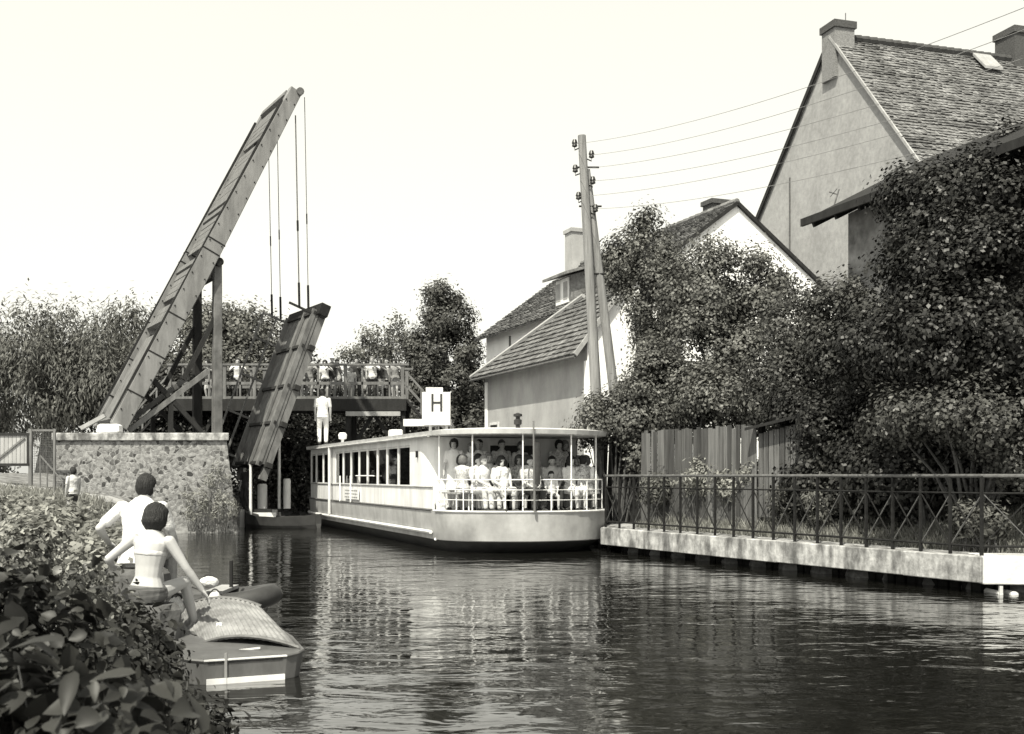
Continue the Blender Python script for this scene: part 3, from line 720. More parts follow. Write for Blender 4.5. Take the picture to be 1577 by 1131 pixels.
# ------------------------------------------------------------------ stone pier on the left
t = thing('stone_pier', 'rubble stone bridge pier with pale coping, left of the channel', 'pier', (-11.5, 36, 0))
zt = P(200, 679, 35).z; zc = P(200, 667, 35).z
xl, xr = P(85, 0, 35).x, P(349, 0, 35).x; xrb = P(371, 0, 35).x
back = FWD * 6.5
mb = MB(); ft = [Vector((xl, 35, -.8)), Vector((xrb, 35, -.8)), Vector((xr, 35, zt)), Vector((xl, 35, zt))]
mb.prism(ft, back); mb.build('masonry', M['rubble_stone'], t)
mb = MB(); mb.prism([Vector((xl - .08, 34.9, zt + .002)), Vector((xr + .1, 34.9, zt + .002)), Vector((xr + .1, 34.9, zc)), Vector((xl - .08, 34.9, zc))], back); mb.build('coping', M['concrete'], t, bevel=.02)
c = P(168, 660, 35.2); o = MB(); o.prism([Vector((c.x - .37, 35.0, zc + .003)), Vector((c.x + .37, 35.0, zc + .003)), Vector((c.x + .33, 35.05, zc + .28)), Vector((c.x - .3, 35.05, zc + .28))], (0, .45, 0))
tag(o.build('stone_block', M['plaster_white'], bevel=.05), 'white stone block on the pier coping at the foot of the lifting beam', 'stone block')
# retaining wall, wire fence and gate left of the pier
gy = 34.2
t = thing('wire_fence', 'wire mesh fence panel between the gate and the stone pier', 'fence', (P(64, 0, gy).x, gy, 1.2))
x0, x1 = P(46, 0, gy).x, P(84, 0, gy).x; zt2 = P(0, 663, gy).z; zb2 = P(0, 732, gy).z
mb = MB(); n = 16
for i in range(n + 1):
    f_ = i / n; mb.bar((x0 + (x1 - x0) * f_, gy, zb2), (x0 + (x1 - x0) * f_, gy, zt2), .008, .008, (0, 1, 0))
for i in range(20):
    z = zb2 + (zt2 - zb2) * i / 19; mb.bar((x0, gy + .01, z), (x1, gy + .01, z), .008, .008)
mb.build('mesh', M['iron'], t)
mb = MB(); mb.bar((x0, gy, zt2), (x1 + .05, gy, zt2), .06, .06); mb.build('top_rail', M['mid_timber'], t)
for x in (x0, x1): MB().bar((x, gy, .5), (x, gy, zt2 + .05), .07, .07, (0, 1, 0)).build('post', M['mid_timber'], t)
t = thing('gate', 'pale board gate in a dark frame at the left edge', 'gate', (P(22, 0, gy).x, gy, 1.2))
x0, x1 = P(-12, 0, gy).x, P(44, 0, gy).x; zb3 = P(0, 716, gy).z; zt3 = P(0, 669, gy).z
mb = MB(); n = 9
for i in range(n):
    xa = x0 + (x1 - x0) * (i + .5) / n; mb.box((xa, gy, (zb3 + zt3) / 2), ((x1 - x0) / n - .014, .025, zt3 - zb3 - .04))
mb.build('boards', M['pale_timber'], t)
mb = MB()
for z in (zb3, zt3): mb.box(((x0 + x1) / 2, gy - .03, z), (x1 - x0 + .1, .05, .08))
for z in (x0, x1): mb.box((z, gy - .032, (zb3 + zt3) / 2), (.07, .05, zt3 - zb3))
mb.build('frame', M['dark_timber'], t)
mb = MB(); mb.bar((x0 + .1, gy - .045, zb3 + .1), (x1 - .1, gy - .045, zt3 - .1), .05, .03, (0, 1, 0)); mb.build('brace', M['mid_timber'], t)
for x in (x0 - .06, x1 + .06): MB().box((x, gy, (zb3 + zt3) / 2 - .35), (.1, .1, zt3 - zb3 + 1.0)).build('post', M['mid_timber'], t)
o = MB()
p0, p1 = P(62, 702, 33), P(97, 742, 29.5)
for a, b_ in (((62, 702, 33), (97, 742, 29.5)),): o.bar(P(*a), P(*b_), .03, .03)
for f_ in (0, .33, .66, 1):
    p = p0.lerp(p1, f_); o.bar(p, (p.x, p.y, gz(p.x, p.y) - .05), .03, .03, (0, 1, 0))
tag(o.build('handrail', M['iron']), 'thin iron handrail going down to the sandy path', 'handrail')
# ------------------------------------------------------------------ bascule bridge
TH = R(30); A3 = Vector((math.cos(TH), math.sin(TH), 0)); PP = Vector((-math.sin(TH), math.cos(TH), 0)); K = 35 / 32.
tail = P(182, 657, 35.5)
def on_axis(x, y, near=True):
    """point of the bridge's near vertical plane that the photo shows at (x, y)"""
    s = (x - CX) / F; h = (s * tail.y - tail.x) / (A3.x - s * A3.y)
    d = tail.y + A3.y * h
    return P(x, y, d)
W = 2.9
br = thing('bascule_bridge', 'raised timber lifting bridge with two tall beams and hanging rods', 'bridge', (tail.x + 3, tail.y + 1.5, zc))
tipp = on_axis(455, 140); axis = (tipp - tail).normalized()
nrm = axis.cross(PP).normalized()
if nrm.z < 0: nrm = -nrm
ln = (tipp - tail).length
for s in (0, 1):
    offv = PP * (W * s)
    mb = MB()
    # the beam deepens at the pivot and tapers at both ends
    prof = [(0, .26), (.1, .27), (.42, .31), (.52, .3), (.72, .26), (.9, .23), (1, .21)]
    rings = []
    for f_, hw in prof:
        c = tail + axis * (ln * f_) + offv
        rings.append([c + PP * a * .15 + nrm * b_ * hw for a, b_ in ((-1, -1), (1, -1), (1, 1), (-1, 1))])
    mb.loft(rings); bmx = mb.build('lifting_beam', M['beam_wood'], br, bevel=.02)
    mb = MB()
    for f_ in (.09, .2, .31, .5, .53):
        c = tail + axis * (ln * f_) + offv; hw = np.interp(f_, [p[0] for p in prof], [p[1] for p in prof]) + .012
        r1 = [[c + axis * e + PP * a * .163 + nrm * b_ * hw for a, b_ in ((-1, -1), (1, -1), (1, 1), (-1, 1))] for e in (-.02, .02)]
        MB().loft(r1).build('strap', M['black_iron'], bmx)
    for f_ in np.linspace(.04, .96, 20):
        hw = np.interp(f_, [p[0] for p in prof], [p[1] for p in prof])
        for q in (-.72, .72):
            c = tail + axis * (ln * f_) + offv - PP * .155 + nrm * hw * q; MB().tube([c + PP * .01, c - PP * .02], .024, 6).build('bolt', M['black_iron'], bmx)
    mb = MB(); c0 = tail + axis * .1 + offv + nrm * .33; c1 = tail + axis * (ln - .6) + offv + nrm * .27
    mb.bar(c0 - PP * .11, c1 - PP * .11, .07, .07, nrm); mb.build('cap_board', M['dark_timber'], bmx)
    e = tail + axis * ln + offv - nrm * .12; mb = MB(); mb.tube([e - PP * .22, e + PP * .22], .13, 10); mb.build('sheave', M['iron'], bmx)
for f_ in (.02, .3, .47, .63, .66, .985):
    c = tail + axis * (ln * f_) + nrm * .17
    MB().bar(c + PP * .16, c + PP * (W - .16), .16, .2, axis).build('cross_tie', M['mid_timber'], br)
for f0, f1 in ((.05, .28), (.33, .46), (.68, .95)):
    c0 = tail + axis * (ln * f0); c1 = tail + axis * (ln * f1)
    MB().bar(c0 + PP * .17, c1 + PP * (W - .17), .1, .12, nrm).build('brace', M['dark_timber'], br)
for f0, f1 in ((.31, .46), (.52, .62), (.68, .96)):   # boarding between the beams
    bd = MB(); nb = int((f1 - f0) * ln / .25)
    for i in range(nb):
        a = tail + axis * (ln * (f0 + (f1 - f0) * (i + .04) / nb)) + nrm * .14; b_ = tail + axis * (ln * (f0 + (f1 - f0) * (i + .96) / nb)) + nrm * .14
        if random.random() < .08: continue
        bd.prism([a + PP * .16, a + PP * (W - .16), b_ + PP * (W - .16), b_ + PP * .16], nrm * random.uniform(.03, .05))
    bd.build('boarding', M['mid_timber'], br)
mb = MB()   # boarding between the beams at the tail, the counterweight
c0 = tail + axis * .3 + nrm * .02; c1 = tail + axis * 3.4 + nrm * .02
mb.prism([c0 + PP * .17, c0 + PP * (W - .17), c1 + PP * (W - .17), c1 + PP * .17], nrm * .12); mb.build('counterweight', M['mid_timber'], br)
# gantry posts
ptop = on_axis(337, 402); 
for s in (0, 1):
    top = ptop + PP * (W * s) + PP * (.2 if s == 0 else -.2); bot = Vector((top.x, top.y, zc - .3))
    MB().bar(bot, top, .3, .3, PP, .26, .26).build('gantry_post', M['leaf_plank'] if s == 0 else M['dark_timber'], br, bevel=.02)
    k = top - Vector((0, 0, 1.7)); MB().bar(k, k + A3 * -1.1 + Vector((0, 0, -2.2)) , .14, .16, PP).build('knee_brace', M['dark_timber'], br)
    c = top + Vector((0, 0, -.04)); MB().tube([c - PP * .3, c + PP * .3], .14, 12).build('pivot', M['black_iron'], br)
    b0 = Vector((top.x, top.y, zc)) + A3 * -.3
    MB().bar(b0 + Vector((0, 0, 2.1)), b0 + A3 * -2.5 + Vector((0, 0, .1)), .16, .18, PP).build('stay', M['mid_timber'], br)
    MB().bar(b0 + Vector((0, 0, .1)) + A3 * -.2, b0 + A3 * -1.9 + Vector((0, 0, 1.9)), .14, .14, PP).build('stay', M['dark_timber'], br)
    MB().bar(b0 + A3 * -1.2 + Vector((0, 0, .05)), b0 + A3 * -1.2 + Vector((0, 0, 1.25)), .14, .14, PP).build('stay', M['dark_timber'], br)
MB().bar(ptop + PP * .36 + Vector((0, 0, -.35)), ptop + PP * (W - .36) + Vector((0, 0, -.35)), .22, .26).build('gantry_tie', M['dark_timber'], br)
c = P(125, 660, 35.6); MB().bar(c + Vector((0, 0, 0)), P(162, 640, 35.6), .12, .14, (0, 1, 0)).build('tail_strut', M['pale_timber'], br)
# leaf
H0 = on_axis(403, 714); LT = on_axis(489, 478); lax = (LT - H0).normalized(); ll = (LT - H0).length
ln2 = lax.cross(PP).normalized()
if ln2.z < 0: ln2 = -ln2      # roadway side (towards us and left)
lf = MB(); WD = W - .1
lf.prism([H0, H0 + PP * WD, LT + PP * WD, LT], -ln2 * .1); leafo = lf.build('leaf', M['leaf_plank'], br)
mb = MB()
npl = 14; pw = (WD - .32) / npl
for i in range(npl):
    a = H0 + PP * (.16 + pw * (i + .03)) + ln2 * .004; b_ = a + lax * ll
    mb.prism([a, b_, b_ + PP * pw * .94, a + PP * pw * .94], ln2 * random.uniform(.02, .032))
mb.build('planks', M['leaf_plank'], leafo)
for s in (.03, WD - .03, WD * .36):
    MB().bar(H0 + PP * s + lax * -.1 + ln2 * .09, LT + PP * s + ln2 * .09, .1 if s != WD * .36 else .06, .16 if s != WD * .36 else .09, ln2).build('kerb_rail', M['mid_timber'] if s > .1 else M['leaf_plank'], leafo)
for f_ in (.0, .26, .5, .76, .98):
    c = H0 + lax * (ll * f_)
    MB().bar(c - PP * .28 - ln2 * .2, c + PP * (WD + .25) - ln2 * .2, .16, .2, ln2).build('cross_beam', M['dark_timber'], leafo)
    MB().bar(c - PP * .06 + ln2 * .07, c + PP * (WD + .06) + ln2 * .07, .1, .07, ln2).build('batten', M['dark_timber'], leafo)
for s in (.12, WD - .12):
    MB().bar(H0 + PP * s - ln2 * .24 + lax * -.5, LT + PP * s - ln2 * .24, .2, .24, ln2).build('girder', M['mid_timber'], leafo)
c = LT - lax * .1 - ln2 * .15; MB().bar(c - PP * .3 + lax * .14, c + PP * (WD + .3) + lax * .14, .34, .4, lax).build('end_beam', M['black_iron'], leafo)
for s in (.02, WD - .02):
    rl = MB()
    for f_ in (.04, .3, .55, .8, .97):
        c = H0 + lax * (ll * f_) + PP * s
        if s > 1 or f_ > .9: rl.bar(c, c + ln2 * 1.0, .07, .07, lax)
    if s > 1:
        for hgt in (.5, 1.0): rl.bar(H0 + PP * s + lax * .15 + ln2 * hgt, LT + PP * s - lax * .1 + ln2 * hgt, .06, .06, ln2)
        rl.build('railing', M['mid_timber'], leafo)
    else: rl.build('railing_post', M['dark_timber'], leafo)
for (xt, yt), (xb, yb), s, r_ in (((469, 150), (475, 476), 0, .014), ((455, 178), (461, 472), 0, .022), ((469, 150), (475, 476), 1, .014), ((455, 178), (461, 472), 1, .014)):
    a = on_axis(xt, yt) + PP * (W * s); b_ = on_axis(xb, yb) + PP * (W * s)
    rod = MB(); rod.tube([a, b_], r_, 6); rd = rod.build('lifting_rod', M['iron'], br)
    q = a.lerp(b_, .55); MB().tube([q, q + (b_ - a).normalized() * .35], r_ * 1.7, 6).build('turnbuckle', M['black_iron'], rd); q = b_; MB().tube([q, q - (b_ - a).normalized() * .8], .04, 6).build('rod_socket', M['black_iron'], rd)

# ------------------------------------------------------------------ footbridge
D = 46.
fb_ = thing('footbridge', 'high timber footbridge crossing behind the lifting bridge', 'footbridge', (P(440, 0, D).x, D, .5))
xl_, xr_ = P(262, 0, D).x, P(626, 0, D).x; zd = P(0, 615, D).z; zg = P(0, 633, D).z; zr = P(0, 563, D).z; dep = 1.9
for y in (D, D + dep):
    MB().box(((xl_ + xr_) / 2, y, (zd + zg) / 2), (xr_ - xl_, .22, zd - zg)).build('girder', M['dark_timber'], fb_)
    pxs = [262, 300, 346, 392, 452, 532, 620]
    for x in pxs:
        X_ = P(x, 0, D).x; MB().box((X_, y, (zd + zr) / 2), (.13, .13, zr - zd)).build('post', M['mid_timber'], fb_)
    for x in (282, 322, 370, 422, 490, 558, 600):
        X_ = P(x, 0, D).x; MB().box((X_, y, (zd + zr) / 2), (.07, .07, zr - zd)).build('baluster', M['mid_timber'], fb_)
    MB().box(((xl_ + xr_) / 2, y, zr + .03), (xr_ - xl_ + .2, .2, .08)).build('top_rail', M['mid_timber'], fb_)
    MB().box(((xl_ + xr_) / 2, y, zd + (zr - zd) * .47), (xr_ - xl_, .07, .12)).build('mid_rail', M['mid_timber'], fb_)
    MB().box(((xl_ + xr_) / 2, y - .001, zd + .06), (xr_ - xl_, .1, .1)).build('toe_board', M['mid_timber'], fb_)
mb = MB()
for i in range(60):
    xx = xl_ + (xr_ - xl_) * (i + .5) / 60; mb.box((xx, D + dep / 2, zd - .03), ((xr_ - xl_) / 60 - .015, dep - .24, .05))
mb.build('deck', M['deck_wood'], fb_)
MB().box((P(575, 0, D).x, D - .03, zg - .12), (2.2, .2, .18)).build('ledger', M['pale_timber'], fb_)
for x in (300, 330, 620, 536):
    for y in (D + .12, D + dep - .12):
        X_ = P(x, 0, D).x; MB().bar((X_, y, -.9 if x in (536,) else .2), (X_, y, zg - .001), .2, .2, (0, 1, 0)).build('trestle_leg', M['dark_timber'], fb_)
for x0, x1 in ((620, 575), (300, 330), (536, 575)):
    MB().bar(P(x0, 700, D + .3), P(x1, 638, D + .3), .14, .14, (0, 1, 0)).build('strut', M['dark_timber'], fb_)
def stair(xa, za, xb, zb):
    st = MB()
    for y in (D + .1, D + dep - .1):
        MB().bar((xa, y, za), (xb, y, zb), .08, .28, (0, 1, 0)).build('stringer', M['dark_timber'], fb_)
        for hh in (.55, 1.1):
            MB().bar((xa, y, za + hh), (xb, y, zb + hh), .07, .1, (0, 1, 0)).build('stair_rail', M['mid_timber'], fb_)
        for f_ in (.33, .66, 1): 
            x = xa + (xb - xa) * f_; z = za + (zb - za) * f_; MB().bar((x, y, z), (x, y, z + 1.1), .07, .07, (0, 1, 0)).build('stair_post', M['mid_timber'], fb_)
    n = 14
    for i in range(n):
        f_ = (i + .5) / n; st.box((xa + (xb - xa) * f_, D + dep / 2, za + (zb - za) * f_), (.26, dep - .3, .04))
    st.build('tread', M['deck_wood'], fb_)
stair(xr_, zd - .02, P(694, 0, D).x, 2.6 + .2)
stair(xl_, zd - .02, P(196, 0, D).x, 2.9)

# ------------------------------------------------------------------ landing and small craft beyond the bow
d = 40.
c = P(400, 765, 39.2)
t = thing('landing_stage', 'small white plank landing stage below the raised bridge leaf', 'jetty', (c.x, c.y, .3))
x0, x1 = P(374, 0, 39).x, P(428, 0, 39).x
MB().box(((x0 + x1) / 2, 39.4, .55), (x1 - x0, 1.4, .1)).build('deck', M['dark_timber'], t)
MB().box(((x0 + x1) / 2 + .1, 38.68, .32), (x1 - x0 - .2, .06, .36)).build('board', M['white_paint'], t)
for x in (x0 + .05, x1 - .05):
    MB().bar((x, 38.75, -.8), (x, 38.75, .6), .16, .16, (0, 1, 0)).build('pile', M['pale_timber'], t)
for px_, w_, y0, y1 in ((404, .34, 712, 750), (442, .26, 722, 768)):
    c = P(px_, y1, 39.6); o = MB(); hh = P(px_, y0, 39.6).z; o.lathe((c.x, c.y, min(c.z, .61)), [(w_ / 2, 0), (w_ / 2, hh - c.z - .06), (w_ / 2.6, hh - c.z)], 14)
    tag(o.build('mooring_post', M['white_paint'], smooth=False), 'thick white mooring post on the landing stage' if px_ == 404 else 'thinner white mooring post beside the dark punt', 'mooring post', 'white mooring posts')
for px_, y0, d_ in ((430, 640, 39.8), (386, 715, 38.6)):
    c = P(px_, y0, d_); o = MB(); o.tube([(c.x, c.y, -.8), c], [.06, .045], 8)
    tag(o.build('mooring_pole', M['white_metal']), 'tall thin white pole standing in the water before the footbridge' if px_ == 430 else 'short white pole at the foot of the bridge leaf', 'pole')
def open_boat(name, label, cat, c, yaw, L_, B_, Hh, mat_, inner=None, group=None):
    t = thing(name, label, cat, c, yaw, group); rot = Matrix.Rotation(yaw, 4, 'Z'); rot.translation = Vector(c)
    st = [(-.5, .62, .1), (-.3, .92, .02), (0, 1., 0), (.3, .82, .03), (.45, .4, .12), (.5, .06, .2)]
    o_ = [];
    for x, w_, up in st:
        r_ = []
        for y, z in ((-1, 1), (-.92, .4), (-.6, 0), (.6, 0), (.92, .4), (1, 1), (.9, .98), (.82, .42), (.52, .12), (-.52, .12), (-.82, .42), (-.9, .98)):
            r_.append(rot @ Vector((x * L_, y * w_ * B_ / 2, -.1 + (z * (Hh + .1)) + up * z)))
        o_.append(r_)
    MB().loft(o_).build('hull', mat_, t, smooth=False)
    for x in (-.25, .12):
        MB().box(rot @ Vector((x * L_, 0, Hh * .72)), (.22, B_ * .84, .04), Matrix.Rotation(yaw, 3, 'Z')).build('thwart', inner or M['mid_timber'], t)
    return t
c = P(452, 0, 37.4); open_boat('punt', 'small dark punt moored beside the landing stage', 'punt', (c.x - .55, 38.2, 0), R(170), 2.6, 1.0, .38, M['dark_paint'])
# ------------------------------------------------------------------ passenger boat
SO = Vector((.115, 27.45, 0))
def S(s, y, z): return SO + FWD * s + PORT * y + Vector((0, 0, z))
ship = thing('passenger_boat', 'white excursion boat with long windowed cabin and open stern deck', 'boat', SO)
HB = 2.13; LEN = 18.3; TS = 14.3; BUL = 2.0
def halfb(s):
    if s < TS: return HB
    q = (s - TS) / (LEN - TS); return HB * math.sqrt(max(0, 1 - q ** 2.6))
def outline(k=1.0, z=0, n_st=17, shrink=0., aft=0.):
    """plan outline of the hull, from the bow down the port side, round the stern and up to the bow"""
    pts = []
    ss = [LEN - shrink, LEN - .1 - shrink, LEN - .4, LEN - .9, LEN - 1.6, LEN - 2.5, LEN - 3.6, TS - .2, 11, 8, 5, 2.5, 1.2, .5, .02]
    left = [(s, (halfb(s) * k - shrink)) for s in ss]; left = [(s, max(y, .02)) for s, y in left]
    stern = []
    for i in range(n_st):
        an = math.pi * (i + .5) / n_st; stern.append((-(BUL * k - shrink) * math.sin(an) ** .9 + aft * math.sin(an), (HB * k - shrink) * math.cos(an)))
    return left + stern + [(s, -y) for s, y in reversed(left)]
def ringz(k, z, shrink=0., aft=0., dz=None): return [S(s, y, z + (dz(s) if dz else 0)) for s, y in outline(k, z, 17, shrink, aft)]
mb = MB(); mb.loft([ringz(.72, -.45, 0, .7), ringz(.84, .0, 0, .4), ringz(.95, .25, 0, .1), ringz(.965, .3, 0, .08)]); mb.build('lower_hull', M['dark_paint'], ship, smooth=True)
mb = MB(); mb.loft([ringz(.97, .26, 0, .03), ringz(.975, .28), ringz(1.0, .93)]); mb.build('hull', M['grey_paint'], ship, smooth=True)
# rub rails: tubes along the sides
def side_line(side, s0, s1, z, e=0., n=24):
    return [S(s0 + (s1 - s0) * i / n, side * (halfb(s0 + (s1 - s0) * i / n) + e), z) for i in range(n + 1)]
for sd in (1, -1):
    MB().tube(side_line(sd, .05, LEN - .15, .43, .015), .05, 6).build('rubbing_strake', M['cream_paint'], ship)
    MB().tube(side_line(sd, .05, LEN - .15, .945, .0), .03, 6).build('deck_edge', M['iron'], ship)
MB().tube([S(s, y * 1.005, .94) for s, y in outline()[15:34]], .028, 6).build('stern_edge', M['cream_paint'], ship)
mb = MB(); ol = [(s, y) for s, y in outline(1, 0, 17, .03)]
vs = [S(s, y, .905) for s, y in ol]; mb.add(vs, [tuple(range(len(vs)))]); mb.prism(vs, (0, 0, .02)); mb.build('deck', M['deck_wood'], ship)
# cabin sides (sill wall, posts, header) with rounded aft corner
Z0, ZS, ZH, ZR = .93, 1.47, 2.52, 2.70
CA, CF = 1.2, 16.6
def cab(s): return max(.5, halfb(s) - .06)
def wall_strip(s0, s1, z0, z1, side, th=.05, n=6):
    mb = MB(); o_ = [S(s0 + (s1 - s0) * i / n, side * cab(s0 + (s1 - s0) * i / n), 0) for i in range(n + 1)]
    i_ = [S(s0 + (s1 - s0) * i / n, side * (cab(s0 + (s1 - s0) * i / n) - th), 0) for i in range(n + 1)]
    poly = o_ + list(reversed(i_)); mb.prism([p + Vector((0, 0, z0)) for p in poly], (0, 0, z1 - z0)); return mb
wins = [(q - 2.35, r_ - 2.35) for q, r_ in ((4.5, 5.6), (5.7, 6.78), (6.88, 7.85), (7.95, 9.05), (9.15, 10.12), (10.2, 11.2), (11.3, 12.3), (12.4, 13.5), (14.4, 15.5), (15.6, 16.7), (16.85, 17.9))]
for sd in (1, -1):
    wall_strip(CA, CF, Z0, ZS, sd, .05, 24).build('side_wall', M['white_paint'], ship)
    wall_strip(CA, CF, ZH, ZR - .02, sd, .05, 24).build('header', M['white_paint'], ship)
    wall_strip(.12, CA, Z0, 1.5, sd, .04, 6).build('bulwark', M['white_paint'], ship)
    MB().tube(side_line(sd, .12, CF, 1.485, -.05, 30), .022, 6).build('sill_rail', M['grey_paint'], ship)
    ed = CA
    for s0, s1 in wins + [(CF, CF)]:
        if s0 - ed > .01: wall_strip(ed, s0, ZS, ZH, sd, .06, 3).build('window_post' if ed > CA else 'wall_panel', M['white_paint'], ship)
        ed = s1
    for s0, s1 in wins:
        g = MB(); ym = lambda s: side_y(s)
        a, b_ = S(s0 + .02, sd * (cab(s0) - .03), 0), S(s1 - .02, sd * (cab(s1) - .03), 0)
        fr = MB()
        for z in (ZS + .03, ZH - .03): fr.bar(zv(a, z), zv(b_, z), .03, .04)
        for q in (a, b_): fr.bar(zv(q, ZS + .05), zv(q, ZH - .05), .025, .03, (b_ - a))
        wf = fr.build('window', M['cream_paint'], ship)
        g.bar(zv(a, (ZS + ZH) / 2), zv(b_, (ZS + ZH) / 2), .006, ZH - ZS - .1); g.build('pane', M['window_glass'], wf)
# rounded corner panels and aft bulkhead with a dark doorway
for sd in (1, -1):
    mb = MB(); pts = []
    for i in range(7):
        a = math.pi / 2 * i / 6; pts.append((CA - .7 * math.sin(a), sd * (HB - .06 - .7 * (1 - math.cos(a)))))
    ins = [(s + .04, y - sd * .05) for s, y in pts]
    poly = [S(s, y, 0) for s, y in pts + list(reversed(ins))]
    mb.prism([p + Vector((0, 0, Z0)) for p in poly], (0, 0, ZR - .02 - Z0))
    mb.build('corner_panel', M['white_paint'], ship)
mb = MB()
for y0, y1, z0, z1 in ((1.37, .5, Z0, ZR - .03), (-.8, -1.37, Z0, ZR - .03), (.499, -.799, 2.5, ZR - .03)):
    c0, c1 = S(CA - .7, y0, 0), S(CA - .7, y1, 0); mb.prism([zv(c0, z0), zv(c1, z0), zv(c1 + FWD * .05, z0), zv(c0 + FWD * .05, z0)], (0, 0, z1 - z0))
mb.build('bulkhead', M['white_paint'], ship)
mb = MB(); c0 = S(CA - .62, .49, Z0); c1 = S(CA - .62, -.79, Z0); mb.prism([c0, c1, zv(c1, 2.49), zv(c0, 2.49)], FWD * .03); dr = mb.build('door', M['dark_paint'], ship)
MB().sphere(S(CA - .66, -.22, 1.8), .03, 8, 6).build('handle', M['white_metal'], dr)
c = S(1.4, HB - .03, 2.2); MB().bar(c, zv(c, 2.36), .05, .06, FWD).build('lamp_bracket', M['black_iron'], ship)
# front of the cabin
fr = MB(); ys = np.linspace(-1, 1, 5)
a, b_ = S(CF, cab(CF), 0), S(CF, -cab(CF), 0)
MB().bar(zv(a, (Z0 + ZS) / 2), zv(b_, (Z0 + ZS) / 2), .05, ZS - Z0).build('front_wall', M['white_paint'], ship)
for f_ in (0, .33, .66, 1): MB().bar(zv(a.lerp(b_, f_), ZS), zv(a.lerp(b_, f_), ZH), .07, .07, FWD).build('window_post', M['white_paint'], ship)
# roof
def roof_ring(z, e):
    pts = []
    ss = [CF + .3, CF + .1, 16.1, 15.3, 14.4, 12, 9, 6, 4, 2, .7, .05]
    L_ = [(s, min(HB, max(cab(min(s, CF)) + .12, .9)) + e + (0 if s < CF else -.35)) for s in ss]
    st = []
    for i in range(17):
        an = math.pi * (i + .5) / 17; st.append((-(BUL - .12 + e) * math.sin(an) ** .9, (HB + e) * math.cos(an)))
    o_ = L_ + st + [(s, -y) for s, y in reversed(L_)]
    return [S(s, y, z) for s, y in o_]
mb = MB(); mb.loft([roof_ring(ZR, .03), roof_ring(ZR + .1, .06)]); mb.build('roof_edge', M['cream_paint'], ship)
mb = MB(); mb.loft([roof_ring(ZR + .102, .045), roof_ring(ZR + .13, -.15), roof_ring(ZR + .17, -.8)]); mb.build('roof', M['roof_felt'], ship)
MB().tube(side_line(1, .1, 13.8, ZR - .01, .06), .035, 6).build('gutter', M['grey_paint'], ship)
# stanchions, stern rail
for s, y in [(-(BUL - .2) * math.sin(R(q)) ** .9, (HB - .12) * math.cos(R(q))) for q in (4, 40, 75, 110, 140, 176)]:
    MB().tube([S(s, y, .92), S(s, y, ZR + .01)], .017, 8).build('stanchion', M['white_metal'], ship)
st = [(-(BUL - .1) * math.sin(R(q)) ** .9, (HB - .08) * math.cos(R(q))) for q in range(3, 178, 6)]
sr = MB(); sr.tube([S(s, y, 1.66) for s, y in st], .016, 6); sro = sr.build('stern_railing', M['white_metal'], ship)
for z in (1.2, 1.43): MB().tube([S(s, y, z) for s, y in st], .009, 6).build('rail_bar', M['white_metal'], sro)
for s, y in st[::5]: MB().tube([S(s, y, .93), S(s, y, 1.66)], .014, 6).build('rail_post', M['white_metal'], sro)
# things on the roof
MB().tube([S(-2.06, .36, .95), S(-1.98, .36, 2.98)], [.03, .02], 8).build('flagstaff', M['mid_timber'], ship)
fl = MB(); fl.loft([[S(-2.02 + .06 * math.cos(a), .28 + .07 * math.sin(a), z) for a in np.linspace(0, 2 * math.pi, 9)[:-1]] for z in (1.55, 1.7, 2.0, 2.3, 2.5)])
fl.build('furled_flag', M['dark_cloth'], ship, smooth=True)
lm = MB(); c = S(-1.5, .55, ZR + .12); lm.lathe(c, [(.05, 0), (.05, .08), (.09, .1), (.09, .2), (.05, .22), (.05, .26), (.1, .28), (.1, .33), (.02, .36)], 12); lm.build('stern_lantern', M['dark_paint'], ship)
sl = MB(); c = S(12.2, 1.6, ZR + .12); sl.lathe(c, [(.05, 0), (.05, .15), (.13, .17), (.15, .3), (.1, .38)], 12); sl.build('searchlight', M['white_metal'], ship)
MB().box(S(7.0, 1.15, ZR + .28), (.35, .4, .26), Matrix.Rotation(.36, 3, 'Z')).build('vent_box', M['white_paint'], ship, bevel=.03)
MB().tube([S(11.55, HB + .05, .5), S(11.55, HB + .05, ZR)], .05, 8).build('boarding_post', M['cream_paint'], ship)
for s in (8.55, 10.05): MB().tube([S(s, HB + .02, .94), S(s, HB + .02, 1.75)], .022, 6).build('gate_post', M['white_metal'], ship)
MB().tube([S(5.6, HB + .02, 1.75), S(7.8, HB + .02, 1.75)], .02, 6).build('grab_rail', M['white_metal'], ship)
lp = MB(); 
sg = MB(); a, b_ = S(7.6, HB - .005, 1.1), S(9.5, HB - .005, 1.1); sg.bar(zv(a, 1.2), zv(b_, 1.2), .02, .32); sgo = sg.build('notice_board', M['white_paint'], ship)
for i in range(3):
    lt = MB(); x = 0
    rg = random.Random(i)
    while x < .9:
        ww = rg.uniform(.04, .12); p = a.lerp(b_, .05 + x); q = a.lerp(b_, min(.95, .05 + x + ww)); z = 1.3 - i * .1
        lt.bar(zv(p, z) + PORT * .011, zv(q, z) + PORT * .011, .006, .035); x += ww + .03
    lt.build('lettering', M['thin_grey'], sgo)
for s in (1.2, 17.4):
    y = halfb(s) * .9; c = S(s, y, .94) if s > 5 else S(-.35, 1.95, .94)
    MB().lathe(c, [(.05, 0), (.05, .12), (.09, .13), (.09, .17)], 10).build('bollard', M['white_metal'], ship)
MB().tube([S(.0, 2.0, .27), S(-.1, 2.08, .27)], .03, 10).build('exhaust', M['white_metal'], ship)
